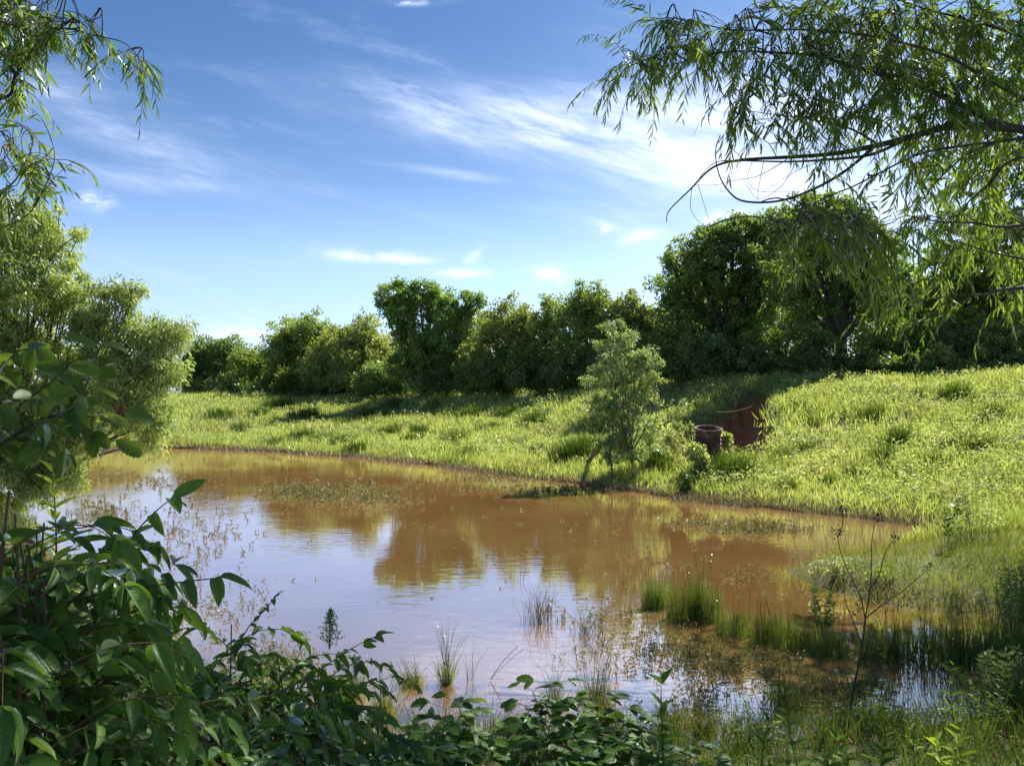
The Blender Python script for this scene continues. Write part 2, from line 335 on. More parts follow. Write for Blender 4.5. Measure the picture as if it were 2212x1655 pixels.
b = t.new('ShaderNodeBsdfPrincipled'); t.put(b.inputs['Base Color'], c); b.inputs['Roughness'].default_value = .95
bp = t.new('ShaderNodeBump'); bp.inputs['Strength'].default_value = .8; bp.inputs['Distance'].default_value = .08; t.put(bp.inputs['Height'], n2); t.l.new(bp.outputs[0], b.inputs['Normal'])
o_ = t.new('ShaderNodeOutputMaterial'); t.l.new(b.outputs[0], o_.inputs[0])
ground = tag(B.build('ground', m, smooth=True), 'grassy pond bank rising to the tree line, with a red earth gully', kind='structure')

# water
m, t = mat_new('muddy_water'); geo = t.new('ShaderNodeNewGeometry'); mp = t.new('ShaderNodeMapping'); mp.inputs['Scale'].default_value = (.55, 1.6, 1); t.l.new(geo.outputs['Position'], mp.inputs[0])
wn = t.noise(mp.outputs[0], 5.0, 3.0, .5, .4); wl = t.noise(geo.outputs['Position'], .5, 2.0)
amp = t.remap(t.noise(geo.outputs['Position'], .22, 2.0), .4, .65, .25, 1.0)
bp = t.new('ShaderNodeBump'); bp.inputs['Distance'].default_value = .006; t.put(bp.inputs['Strength'], t.math('MULTIPLY', amp, .6)); t.put(bp.inputs['Height'], t.math('ADD', wn, t.math('MULTIPLY', wl, 3.0)))
mud = t.ramp(wl, [(.3, (.155, .078, .028)), (.7, (.205, .112, .042))])
df = t.new('ShaderNodeBsdfDiffuse'); t.put(df.inputs[0], mud)
gl = t.new('ShaderNodeBsdfGlossy'); gl.inputs['Roughness'].default_value = .035; gl.inputs[0].default_value = (1, 1, 1, 1); t.l.new(bp.outputs[0], gl.inputs['Normal'])
fr = t.new('ShaderNodeFresnel'); fr.inputs[0].default_value = 2.35
mx = t.new('ShaderNodeMixShader'); t.put(mx.inputs[0], t.math('MINIMUM', t.math('MULTIPLY_ADD', fr.outputs[0], 1.8, .07), .66)); t.l.new(df.outputs[0], mx.inputs[1]); t.l.new(gl.outputs[0], mx.inputs[2])
o_ = t.new('ShaderNodeOutputMaterial'); t.l.new(mx.outputs[0], o_.inputs[0])
B = Buf(); B.add([(-40, 2, 0), (12, 2, 0), (12, 37, 0), (-40, 37, 0)], [(0, 1, 2, 3)])
water = tag(B.build('pond_water', m), 'calm muddy brown pond mirroring the sky and trees', kind='structure')

# ------------------------------------------------------------------ trees
def bez(a, c, b, n=8):
    t = np.linspace(0, 1, n)[:, None]; return (1 - t) ** 2 * a + 2 * t * (1 - t) * c + t * t * b
def make_tree(name, label, cat, D, blobs, base, mat, leaf=.14, group=None, k=8.0, per=46, clump=.38, tr=.16, bark='bark', seed=1, lshape='DIAMOND', droop=0.0, wratio=.62, forks=None, fill=0.0, baseD=None, deep=.9, ragged=.32):
    r = np.random.default_rng(seed); bu, bv = base; s = D / F
    bp_ = P(bu, bv, baseD or D); bp_[2] = max(float(ground_z(bp_[0], bp_[1])), -.1) - .1
    root = thing(name, label, cat, tuple(bp_), group)
    tb = Buf(); lb = Buf(); cs = []
    for (u, v, ru, rv) in blobs:
        dd = D + r.uniform(-.5, .5) * ru * s
        cs.append((P(u, v, dd), ru * s, rv * s))
    cen = np.mean([c[0] for c in cs], 0); zs = sorted(c[0][2] for c in cs)
    forkz = bp_[2] + (zs[0] - bp_[2]) * .55 + .3
    fork = np.array([bp_[0] * .7 + cen[0] * .3, bp_[1] * .7 + cen[1] * .3, forkz])
    tb.tube(bez(bp_, (bp_ + fork) / 2 + r.normal(size=3) * [.12, .12, 0], fork, 6), np.linspace(tr, tr * .72, 6), 8)
    for (c, rx, rz) in cs:
        mid = (fork + c) / 2 + np.array([(c[0] - fork[0]) * .18, 0, -abs(c[2] - fork[2]) * .02]) + r.normal(size=3) * .15
        path = bez(fork, mid, c, 8); tb.tube(path, np.linspace(tr * .5, tr * .14, 8), 6)
        area = math.pi * rx * rz; nc = max(6, int(area * k))
        q_ = rdir(r, nc) * (r.random(nc) ** (1 / 2.6))[:, None]
        q_[: int(nc * .38)] = rdir(r, int(nc * .38)) * r.uniform(.82, 1.0 + ragged, int(nc * .38))[:, None]
        q_ *= (1 + .2 * np.sin(q_[:, :1] * 5 + r.random() * 6) * np.cos(q_[:, 2:] * 4 + r.random() * 6))
        cp = c + q_ * np.array([rx, (rx + rz) / 2 * deep, rz])
        for j in range(min(nc, 16)):
            st = path[r.integers(3, 8)]; tb.tube(bez(st, (st + cp[j]) / 2 + r.normal(size=3) * .1, cp[j], 4), np.linspace(tr * .11, .01, 4), 3)
        cr = clump * r.uniform(.55, 1.25, nc); tone = np.clip(r.normal(.5, .2, nc), 0, 1)
        pw_ = r.random(nc) ** 1.1 + .12; idx = np.sort(r.choice(nc, nc * per, p=pw_ / pw_.sum())); N = len(idx); cr = cr * (.6 + .75 * pw_)
        off = r.normal(size=(N, 3)); off = nrm(off) * (r.random(N) ** .5)[:, None] * cr[idx][:, None] * [1, 1, .8]
        pos = cp[idx] + off
        d = nrm(off + rdir(r, N) * .25 + np.array([0, 0, -droop]) * cr[idx][:, None] * 2)
        d = nrm(d + rdir(r, N) * .6)
        nn = rdir(r, N) + np.array([0, 0, .7])
        rnd = np.clip(tone[idx] * .6 + r.random(N) * .4, 0, 1); L = leaf * r.uniform(.6, 1.25, N)
        lb.tmpl({'DIAMOND': DIAMOND, 'LANCE': LANCE}[lshape], pos, d, nn, L, L * wratio, rnd)
    tb.build('trunk', M[bark], root, bp_, True); lb.build('crown', M[mat], root, bp_)
    return root

GRP = 'trees along the far side of the pond'
TR = [
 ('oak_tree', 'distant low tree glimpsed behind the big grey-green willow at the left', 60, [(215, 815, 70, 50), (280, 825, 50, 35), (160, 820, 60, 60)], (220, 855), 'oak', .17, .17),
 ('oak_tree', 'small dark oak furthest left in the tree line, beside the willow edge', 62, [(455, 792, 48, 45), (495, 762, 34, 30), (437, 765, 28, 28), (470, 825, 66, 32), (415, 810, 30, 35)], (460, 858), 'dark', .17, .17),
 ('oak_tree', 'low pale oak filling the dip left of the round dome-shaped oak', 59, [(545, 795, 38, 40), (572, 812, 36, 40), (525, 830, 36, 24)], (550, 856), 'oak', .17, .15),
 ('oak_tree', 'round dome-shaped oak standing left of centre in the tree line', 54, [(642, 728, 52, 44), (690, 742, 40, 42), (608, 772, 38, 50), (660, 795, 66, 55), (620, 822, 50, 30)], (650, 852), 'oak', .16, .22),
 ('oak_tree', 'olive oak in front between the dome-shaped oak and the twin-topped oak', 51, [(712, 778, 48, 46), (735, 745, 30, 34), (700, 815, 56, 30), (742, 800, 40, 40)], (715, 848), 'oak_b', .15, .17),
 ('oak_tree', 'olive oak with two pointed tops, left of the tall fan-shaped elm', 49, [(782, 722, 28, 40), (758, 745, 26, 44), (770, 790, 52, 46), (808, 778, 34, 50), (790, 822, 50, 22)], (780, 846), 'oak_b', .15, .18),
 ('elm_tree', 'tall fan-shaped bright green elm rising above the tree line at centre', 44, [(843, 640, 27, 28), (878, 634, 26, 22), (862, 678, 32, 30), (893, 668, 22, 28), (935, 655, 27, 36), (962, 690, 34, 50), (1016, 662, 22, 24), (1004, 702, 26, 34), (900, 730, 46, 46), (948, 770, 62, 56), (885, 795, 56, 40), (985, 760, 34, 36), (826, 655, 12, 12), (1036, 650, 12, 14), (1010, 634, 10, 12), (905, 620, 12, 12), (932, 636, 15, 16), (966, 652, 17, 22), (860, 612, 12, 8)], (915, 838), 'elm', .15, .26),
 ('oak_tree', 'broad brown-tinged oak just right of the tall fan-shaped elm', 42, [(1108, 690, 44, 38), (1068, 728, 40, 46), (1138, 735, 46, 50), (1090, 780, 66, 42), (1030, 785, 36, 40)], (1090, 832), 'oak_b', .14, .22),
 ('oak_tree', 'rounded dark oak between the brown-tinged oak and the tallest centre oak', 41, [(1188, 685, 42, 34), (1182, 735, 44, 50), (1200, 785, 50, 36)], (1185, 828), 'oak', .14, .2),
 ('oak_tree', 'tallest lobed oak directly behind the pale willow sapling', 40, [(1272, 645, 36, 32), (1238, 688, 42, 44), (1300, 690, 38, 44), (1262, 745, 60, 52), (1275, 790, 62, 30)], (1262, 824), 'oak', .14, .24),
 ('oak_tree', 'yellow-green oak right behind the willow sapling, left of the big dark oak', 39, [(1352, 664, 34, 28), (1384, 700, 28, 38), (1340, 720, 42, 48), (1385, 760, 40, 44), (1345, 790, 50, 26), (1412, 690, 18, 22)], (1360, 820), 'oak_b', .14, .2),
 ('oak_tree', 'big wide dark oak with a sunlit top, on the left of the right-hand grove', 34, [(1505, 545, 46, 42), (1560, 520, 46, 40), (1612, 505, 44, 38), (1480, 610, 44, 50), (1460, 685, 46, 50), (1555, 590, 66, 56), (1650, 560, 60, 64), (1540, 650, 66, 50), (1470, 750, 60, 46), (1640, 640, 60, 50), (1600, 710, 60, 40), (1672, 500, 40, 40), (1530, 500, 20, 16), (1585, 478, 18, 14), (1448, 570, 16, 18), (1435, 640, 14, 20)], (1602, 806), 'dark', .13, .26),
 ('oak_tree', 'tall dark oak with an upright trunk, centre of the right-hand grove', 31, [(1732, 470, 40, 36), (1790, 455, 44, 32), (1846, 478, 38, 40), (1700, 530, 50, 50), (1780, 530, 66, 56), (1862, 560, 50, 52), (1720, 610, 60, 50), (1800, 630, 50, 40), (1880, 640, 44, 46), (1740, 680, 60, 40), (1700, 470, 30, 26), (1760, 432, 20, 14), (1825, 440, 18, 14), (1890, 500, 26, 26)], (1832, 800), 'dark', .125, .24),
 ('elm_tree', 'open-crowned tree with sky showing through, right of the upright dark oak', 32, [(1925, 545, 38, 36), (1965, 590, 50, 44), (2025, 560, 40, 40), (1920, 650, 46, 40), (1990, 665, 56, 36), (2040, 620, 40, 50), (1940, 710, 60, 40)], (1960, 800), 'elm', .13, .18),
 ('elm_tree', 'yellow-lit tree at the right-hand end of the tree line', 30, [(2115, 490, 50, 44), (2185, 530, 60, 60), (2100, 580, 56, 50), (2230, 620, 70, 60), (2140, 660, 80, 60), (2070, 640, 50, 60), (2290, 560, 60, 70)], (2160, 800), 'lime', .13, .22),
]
for i, (nm, lab, D, bl, base, mt, lf, tr) in enumerate(TR):
    kk = 9.5 if D < 38 else 8.5
    make_tree(nm, lab, 'tree', D, bl, base, mt, lf * 1.12, GRP, k=kk * (1.3 if 'open-crowned' in lab else 2.1), per=60, clump=(.0075 if nm == 'oak_tree' else .006) * D + .02, ragged=(.5 if D < 35 else .34) if nm == 'oak_tree' else .18, tr=tr, seed=100 + i)
BK = [('pale tree filling the gap behind the twin-topped oak and the fan-shaped elm', 53, [(820, 750, 50, 46), (790, 790, 60, 40), (850, 780, 50, 44)], (820, 846), 'oak_b'),
      ('pale green tree seen just right of the fan-shaped elm, behind the brown-tinged oak', 50, [(1040, 735, 40, 44), (1010, 780, 50, 44), (1060, 700, 30, 26)], (1040, 838), 'lime'),
      ('tall tree behind the gap between the centre oaks and the right-hand grove', 44, [(1410, 690, 40, 44), (1430, 740, 50, 50), (1390, 770, 40, 40)], (1420, 820), 'oak'),
      ('tree behind the left half of the right-hand grove', 40, [(1500, 620, 70, 70), (1560, 700, 80, 70), (1620, 640, 60, 70), (1480, 740, 60, 50)], (1540, 812), 'elm'),
      ('tree behind the middle of the right-hand grove', 40, [(1680, 600, 60, 80), (1760, 640, 70, 80), (1700, 720, 80, 60), (1820, 700, 70, 70)], (1740, 812), 'oak'),
      ('tree behind the right part of the grove, seen between its crowns', 41, [(1900, 620, 70, 80), (1960, 700, 80, 70), (2050, 640, 70, 70), (2080, 720, 80, 60)], (1980, 812), 'oak_b'),
      ('tree behind the right-hand end of the grove', 40, [(2160, 640, 80, 90), (2230, 700, 80, 80), (2300, 620, 80, 90)], (2220, 812), 'elm')]
for i, (lab, D, bl, base, mt) in enumerate(BK):
    make_tree('background_tree', lab, 'tree', D, bl, base, mt, .19, 'trees behind the tree line', k=6.5, per=84, clump=.012 * D, tr=.16, seed=200 + i)
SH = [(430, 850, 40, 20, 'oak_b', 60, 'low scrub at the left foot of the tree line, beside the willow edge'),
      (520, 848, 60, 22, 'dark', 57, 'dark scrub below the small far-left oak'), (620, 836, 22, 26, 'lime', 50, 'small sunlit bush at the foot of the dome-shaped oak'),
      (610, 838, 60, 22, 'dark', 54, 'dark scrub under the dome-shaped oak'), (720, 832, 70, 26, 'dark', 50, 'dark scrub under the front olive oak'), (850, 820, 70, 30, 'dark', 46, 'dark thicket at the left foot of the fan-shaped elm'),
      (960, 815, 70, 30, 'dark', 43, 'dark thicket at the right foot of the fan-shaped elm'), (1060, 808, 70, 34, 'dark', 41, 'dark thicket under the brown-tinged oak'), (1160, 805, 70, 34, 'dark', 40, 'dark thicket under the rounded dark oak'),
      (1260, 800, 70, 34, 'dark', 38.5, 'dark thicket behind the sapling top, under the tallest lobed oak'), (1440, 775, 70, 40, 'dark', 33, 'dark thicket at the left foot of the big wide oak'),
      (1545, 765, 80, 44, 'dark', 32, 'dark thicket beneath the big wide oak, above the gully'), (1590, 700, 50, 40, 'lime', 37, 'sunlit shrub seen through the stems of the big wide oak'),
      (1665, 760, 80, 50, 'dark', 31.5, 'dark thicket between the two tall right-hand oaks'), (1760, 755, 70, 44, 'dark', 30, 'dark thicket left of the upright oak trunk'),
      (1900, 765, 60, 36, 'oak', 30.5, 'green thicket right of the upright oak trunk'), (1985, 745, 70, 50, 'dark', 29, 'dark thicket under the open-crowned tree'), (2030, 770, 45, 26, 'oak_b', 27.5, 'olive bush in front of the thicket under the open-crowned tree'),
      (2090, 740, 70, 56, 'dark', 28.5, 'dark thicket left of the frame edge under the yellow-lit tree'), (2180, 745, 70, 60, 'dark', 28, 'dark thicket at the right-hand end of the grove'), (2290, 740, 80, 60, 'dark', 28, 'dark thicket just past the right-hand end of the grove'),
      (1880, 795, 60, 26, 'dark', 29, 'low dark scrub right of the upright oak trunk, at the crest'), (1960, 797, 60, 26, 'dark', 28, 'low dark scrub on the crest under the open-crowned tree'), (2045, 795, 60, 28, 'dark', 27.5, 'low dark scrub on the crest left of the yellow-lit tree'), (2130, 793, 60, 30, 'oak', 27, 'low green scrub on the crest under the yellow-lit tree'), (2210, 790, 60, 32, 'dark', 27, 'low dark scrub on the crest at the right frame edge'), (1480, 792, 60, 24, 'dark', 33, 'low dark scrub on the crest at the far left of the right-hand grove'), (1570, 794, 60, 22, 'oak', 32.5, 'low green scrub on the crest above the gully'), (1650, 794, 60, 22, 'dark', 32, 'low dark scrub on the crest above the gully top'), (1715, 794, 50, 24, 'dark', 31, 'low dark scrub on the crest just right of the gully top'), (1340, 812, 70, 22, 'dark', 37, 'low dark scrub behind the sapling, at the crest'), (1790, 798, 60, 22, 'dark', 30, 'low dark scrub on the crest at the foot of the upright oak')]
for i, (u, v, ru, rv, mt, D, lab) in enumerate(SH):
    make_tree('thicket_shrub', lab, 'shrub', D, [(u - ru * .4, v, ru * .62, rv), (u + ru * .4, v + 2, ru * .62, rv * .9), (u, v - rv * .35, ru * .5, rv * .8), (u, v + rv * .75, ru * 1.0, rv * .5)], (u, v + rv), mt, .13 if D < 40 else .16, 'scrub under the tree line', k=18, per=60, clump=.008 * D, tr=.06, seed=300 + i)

# big overhanging willow on the left bank
make_tree('willow_tree', 'big grey-green willow leaning over the water from the left bank', 'tree', 14.0,
          [(20, 500, 80, 70), (100, 520, 60, 70), (60, 610, 100, 80), (-60, 560, 90, 100), (150, 650, 60, 60), (215, 670, 50, 55), (285, 655, 30, 46), (300, 720, 56, 50), (370, 720, 40, 38), (-40, 700, 90, 80), (90, 740, 100, 70), (200, 770, 90, 70), (300, 800, 80, 60),
           (360, 790, 34, 44), (-60, 840, 90, 80), (70, 860, 90, 80), (180, 870, 80, 70), (280, 880, 70, 56), (340, 900, 36, 50), (-60, 960, 90, 80), (60, 960, 90, 70), (140, 960, 60, 60), (60, 1040, 70, 46), (-50, 1050, 70, 60), (325, 950, 18, 26), (130, 1040, 44, 44)],
          (-60, 1150), 'willow_far', .105, None, k=44, per=92, clump=.2, tr=.085, seed=41, lshape='LANCE', droop=.7, wratio=.24, baseD=15.0, deep=.7)
# pale willow sapling on the far bank
make_tree('willow_sapling', 'pale feathery willow sapling on the far bank beside the gully', 'tree', 20.6,
          [(1322, 705, 20, 22), (1345, 735, 26, 26), (1318, 755, 28, 28), (1370, 775, 28, 28), (1300, 800, 22, 24), (1345, 800, 36, 34), (1400, 772, 15, 24), (1385, 815, 26, 26), (1330, 845, 34, 30), (1375, 860, 30, 30), (1285, 835, 20, 20), (1350, 900, 44, 30), (1395, 920, 20, 34), (1345, 945, 34, 24), (1370, 975, 44, 22), (1320, 965, 30, 20), (1280, 870, 18, 16), (1420, 790, 14, 18)],
          (1368, 1000), 'sapling', .10, None, k=34, per=80, clump=.17, tr=.045, seed=51, lshape='LANCE', droop=.5, wratio=.24, bark='bark_pale', deep=.8)
make_tree('broadleaf_sapling', 'thin pale-leaved sapling touching the right side of the willow sapling', 'tree', 20.2, [(1425, 815, 13, 24), (1412, 860, 16, 24), (1420, 910, 14, 22), (1405, 950, 16, 20)], (1400, 1002), 'forb', .09, None, k=30, per=22, clump=.16, tr=.02, seed=52)
make_tree('broadleaf_shrub', 'dark-leaved shrub just left of the willow sapling trunk', 'shrub', 20.0, [(1312, 890, 20, 20), (1305, 915, 26, 18), (1325, 880, 16, 22), (1290, 930, 20, 12), (1305, 955, 28, 20), (1315, 985, 30, 16)], (1318, 985), 'elm', .11, None, k=24, per=24, clump=.16, tr=.025, seed=53)
for i, (u, v, ru, rv, D, mt, lab) in enumerate([(1505, 972, 12, 12, 19.0, 'forb', 'small pale weed at the left foot of the rusty pipe'), (1450, 950, 26, 22, 19.8, 'forb', 'pale leafy bush between the sapling and the rusty pipe'), (1480, 930, 22, 18, 20.3, 'forb', 'pale bush leaning against the rusty pipe from behind'), (1566, 945, 7, 14, 19.9, 'forb', 'small green weed at the right side of the rusty pipe'),
        (1425, 985, 26, 22, 19.0, 'tussock', 'rounded green bush between the log and the pipe'), (1510, 985, 16, 8, 18.8, 'forb', 'low leafy bush in front of the rusty pipe'), (1345, 985, 30, 14, 19.4, 'forb', 'pale bush under the leaning logs'),
        (1480, 1050, 12, 20, 17.3, 'tussock', 'small dark plant at the waterline below the pipe')]):
    if i not in (0, 3, 5): D = min(G(u, v + rv * 1.2, 12)[1], 24)
    make_tree('bank_bush', lab, 'bush', D, [(u - ru * .4, v, ru * .6, rv), (u + ru * .4, v, ru * .6, rv * .9), (u, v + rv * .8, ru * .9, rv * .5)], (u, v + rv), mt, .085, 'bushes on the far bank', k=40, per=34, clump=.14, tr=.02, seed=400 + i)

# ------------------------------------------------------------------ grass
def blades(buf, r, pos, L, W, lean=.35, rnd=None, tm=BLADE, up=1.0):
    N = len(pos); d = np.stack([r.normal(size=N) * lean, r.normal(size=N) * lean, np.full(N, up)], -1)
    nn = np.stack([r.normal(size=N), r.normal(size=N), np.zeros(N)], -1)
    buf.tmpl(tm, pos, d, nn, L, W, r.random(N) if rnd is None else rnd)
def field_pts(r, n, u0, u1, D0, D1, pw=1.0):
    t = r.random(n); D = D0 * (D1 / D0) ** t; u = r.uniform(u0, u1, n); x = (u - 1106) / F * D; return x, D
r = np.random.default_rng(11)
B = Buf()
x, y = field_pts(r, 62000, -350, 2600, 11.5, 58); d = pond_d(x, y); g, _, _ = gully(x, y)
ok = (d > .16 + .22 * wob(x, y, .5, 3)) & (g < .3) & (y > 12); x, y, d = x[ok], y[ok], d[ok]; z = ground_z(x, y)
patch = wob(x, y, .8, 3.3) * .5 + .5; patch2 = wob(x, y, 2.2, 1.7) * .5 + .5
n = len(x); per = 7; idx = np.repeat(np.arange(n), per); N = len(idx); sp_ = .1 + .003 * y[idx]
pos = np.stack([x[idx] + r.normal(size=N) * sp_, y[idx] + r.normal(size=N) * sp_, z[idx] - .03], -1)
L = (.14 + .22 * patch[idx] ** 1.3) * r.uniform(.6, 1.3, N) * (1 + .006 * y[idx]); Wd = .0009 * y[idx] * r.uniform(.7, 1.4, N) + .002
tone = np.clip(.25 + .45 * patch2[idx] + r.normal(size=N) * .16, 0, 1)
blades(B, r, pos, L, Wd, .42, tone)
tag(B.build('meadow_grass', M['meadow']), 'sunlit yellow-green meadow grass covering the far bank', 'grass', kind='stuff')
B = Buf()
x, y = field_pts(r, 30000, -350, 2600, 12.5, 52); d = pond_d(x, y); g, _, _ = gully(x, y); keep = (wob(x, y, .9, 8.1) + r.normal(size=len(x)) * .25 + .25 * sst(x, 0, 8)) > -.05
ok = (d > .5) & (g < .2) & keep; x, y, d = x[ok], y[ok], d[ok]; z = ground_z(x, y); n = len(x); hgt = r.uniform(.18, .42, n) * (1 + .7 * sst(wob(x, y, .7, 4.4), 0, 1))
idx = np.repeat(np.arange(n), 13); N = len(idx); tt = r.random(N) ** .7
pos = np.stack([x[idx] + r.normal(size=N) * .05, y[idx] + r.normal(size=N) * .05, z[idx] + hgt[idx] * tt], -1)
dd = np.stack([r.normal(size=N), r.normal(size=N), r.uniform(-.2, .9, N)], -1)
L = (.05 + .0013 * y[idx]) * r.uniform(.7, 1.3, N)
B.tmpl(DIAMOND, pos, dd, rdir(r, N) + [0, 0, .6], L, L * .45, np.clip(r.random(N) * .5 + .25 + .25 * wob(x, y, 1.3, 2)[idx], 0, 1))
tag(B.build('meadow_herbs', M['forb']), 'pale leafy herbs mixed into the meadow grass', 'herbs', kind='stuff')

# fringe of dense short reeds along the far shore, brown straw at its foot
B = Buf(); B2 = Buf()
segs = POND[1:13]; pts = []
for a, b in zip(segs[:-1], segs[1:]):
    k_ = int(np.linalg.norm(b - a) * 420); tt = r.random(k_)[:, None]; pts.append(a + (b - a) * tt)
pts = np.concatenate(pts) + r.normal(size=(sum(len(p_) for p_ in pts), 2)) * .28; dsh = pond_d(pts[:, 0], pts[:, 1]); ok = (dsh > -.12) & (dsh < .7); pts = pts[ok]; N = len(pts)
pos = np.stack([pts[:, 0], pts[:, 1], np.maximum(ground_z(pts[:, 0], pts[:, 1]), -.02)], -1)
blades(B, r, pos, r.uniform(.06, .26, N), .0009 * pts[:, 1], .3, np.clip(r.random(N), 0, .92))
tag(B.build('shore_grass', M['meadow']), 'short bright grass fringing the far waterline', 'grass', kind='stuff')
k_ = 22000; ss = r.integers(0, len(segs) - 1, k_); tt = r.random(k_)[:, None]; q2 = segs[ss] + (segs[ss + 1] - segs[ss]) * tt + r.normal(size=(k_, 2)) * [.4, .22]
d2 = pond_d(q2[:, 0], q2[:, 1]); ok = (d2 < .3) & (d2 > -.9) & ((wob(q2[:, 0], q2[:, 1], .9, 9) > .05) | (d2 > -.2)); q2 = q2[ok]; N = len(q2)
blades(B2, r, np.stack([q2[:, 0], q2[:, 1], np.full(N, -.02)], -1), r.uniform(.05, .28, N), .0011 * q2[:, 1], .5)
tag(B2.build('shore_straw', M['dry']), 'brown straw and dead stems standing in the shallows along the far waterline', 'straw', kind='stuff')

# marsh on the right and the sparse dry stalks behind it
def scatter_region(r, n, u0, u1, v0, v1, test):
    u = r.uniform(u0, u1, n); v = r.uniform(v0, v1, n); D = H * F / (v - 850); x = (u - 1106) / F * D
    ok = test(u, v, x, D, pond_d(x, D)); return x[ok], D[ok]
B = Buf()
x, y = scatter_region(r, 26000, 1660, 2500, 1130, 1420, lambda u, v, x, y, d: (d > -.12 - .1 * (r.random(len(x)) < .2)) & (y < 13.5))
N = len(x); blades(B, r, np.stack([x, y, ground_z(x, y) - .02], -1), r.uniform(.08, .32, N) * (.8 + .5 * wob(x, y, .25, 2)), .0055 * r.uniform(.6, 1.4, N), .45, np.clip(r.random(N) * .85 + .12 * (r.random(N) < .1), 0, 1))
tag(B.build('marsh_grass', M['marsh']), 'tangled pale marsh grass on the boggy spit at the right', 'grass', kind='stuff')
B = Buf()
x, y = scatter_region(r, 3800, 1700, 2300, 1118, 1235, lambda u, v, x, y, d: (d < .1) & (wob(x, y, .25, 4) > -.35))
N = len(x); blades(B, r, np.stack([x, y, np.full(N, -.03)], -1), r.uniform(.08, .4, N), .006, .22, r.random(N))
tag(B.build('dry_stalks', M['dry']), 'sparse straw-coloured stalks standing in water behind the marshy spit', 'stalks', kind='stuff')
B = Buf()
x, y = scatter_region(r, 14000, 2030, 2900, 1200, 1640, lambda u, v, x, y, d: (d > -.05) & (x > 3.3))
N = len(x); blades(B, r, np.stack([x, y, ground_z(x, y) - .02], -1), r.uniform(.1, .4, N) * (.85 + .5 * wob(x, y, .3, 5)), .006 * r.uniform(.6, 1.4, N), .42, np.clip(r.random(N) * .9, 0, 1))
tag(B.build('bank_grass', M['rush']), 'tall green grass on the near right-hand bank', 'grass', kind='stuff')
B = Buf()
x = r.uniform(-3.2, 3.8, 26000); y = r.uniform(2.6, 6.6, 26000); d = pond_d(x, y)
ok = (d > -.35 - .15 * (r.random(len(x)) < .3)) & (wob(x, y, .22, 3) + .5 * sst(x, 0, 2) + r.normal(size=len(x)) * .2 > -.15); x, y = x[ok], y[ok]; N = len(x)
blades(B, r, np.stack([x, y, np.maximum(ground_z(x, y), -.05) - .01], -1), r.uniform(.08, .3, N) * (1 + .45 * sst(x, .5, 2.5)), .0045 * r.uniform(.6, 1.4, N), .45, r.random(N))
tag(B.build('near_grass', M['rush']), 'short tangled grass along the muddy near shore', 'grass', kind='stuff')

# dark tussocks on the far bank
TU = [(600, 880, 'largest dark tussock on the upper far bank at the left'), (560, 895, None), (845, 880, None), (800, 905, 'dark tussock alone in mid slope left of centre'), (1015, 905, 'upright dark tussock in mid slope above the brown reeds'), (1150, 918, 'dark tussock low on the slope left of the sapling'),
      (1230, 1000, 'deep green sedge clump at the waterline left of the leaning logs'), (1160, 978, None), (1265, 985, 'darkest tall sedge clump, touching the left leaning log'), (700, 955, None), (650, 950, None), (745, 960, None), (840, 940, None), (890, 955, None), (1060, 935, None), (930, 885, None), (475, 905, None), (590, 960, None),
      (1585, 1035, 'broad green tussock with a dark heart below the right-hand meadow'), (1420, 1020, 'bright green tuft below the bush beside the pipe'), (1525, 1030, None), (1690, 1000, None), (1940, 960, None), (2060, 925, None), (2140, 915, 'dark tussock high on the right-hand meadow'), (1850, 1030, None), (1980, 860, None), (1760, 920, None)]
r = np.random.default_rng(21)
TU += [(u_, v_, None) for u_, v_ in [(520, 930), (655, 905), (735, 915), (770, 975), (905, 935), (980, 960), (1095, 900), (1120, 965), (1010, 985), (1740, 985), (1790, 1050), (1880, 910), (1905, 1000), (2020, 1010), (2110, 980), (2160, 1050), (2060, 860), (1700, 1060)]]
for i, (u, v, lab) in enumerate(TU):
    p_, D = G(u, v, 12); B = Buf(); big = 1.35 if lab and ('sedge' in lab or 'broad' in lab) else (1.0 if lab else r.uniform(.45, 1.0))
    N = int(330 * big); rr = np.clip(r.normal(size=(N, 2)), -1.7, 1.7) * [.25 * big * D / 24, .16 * D / 24]
    pos = np.concatenate([p_[:2] + rr, np.zeros((N, 1))], 1); pos[:, 2] = ground_z(pos[:, 0], pos[:, 1]) - .02
    blades(B, r, pos, r.uniform(.35, .68, N) * big * (.75 + D / 90), .0009 * D, .32)
    tag(B.build('grass_tussock', M['tussock' if lab or i % 3 else 'rush'], None, tuple(p_)), lab or 'dark green grass tussock standing out of the pale meadow', 'tussock', 'dark tussocks on the far bank')

# rush clumps standing in the shallows
RU = [(1415, 1312, 34, .36, 'small upright rush clump furthest out in the water'), (1478, 1338, 44, .46, 'dense bright rush clump left of the widest one'), (1522, 1340, 40, .5, 'tall wide rush clump right of the dense bright one'), (1582, 1372, 46, .34, 'yellowish rush clump just behind the start of the shaded row'),
      (1660, 1385, 44, .36, 'rush clump opening the shaded row, left of the dark dead stem'), (1715, 1398, 44, .34, 'second rush clump of the shaded row from the left'), (1790, 1412, 50, .34, 'shaded rush clump touching the left side of the dead stem'), (1900, 1420, 50, .36, 'shaded rush clump right of the dead stem'),
      (1965, 1424, 54, .44, 'tall dark rush clump halfway between the dead stem and the right bank'), (2040, 1428, 54, .5, 'tallest rush clump of the shaded row'), (2110, 1430, 54, .42, 'rush clump of the shaded row next to the right bank'), (2180, 1436, 60, .5, 'rush clump at the right-hand end of the shaded row')]
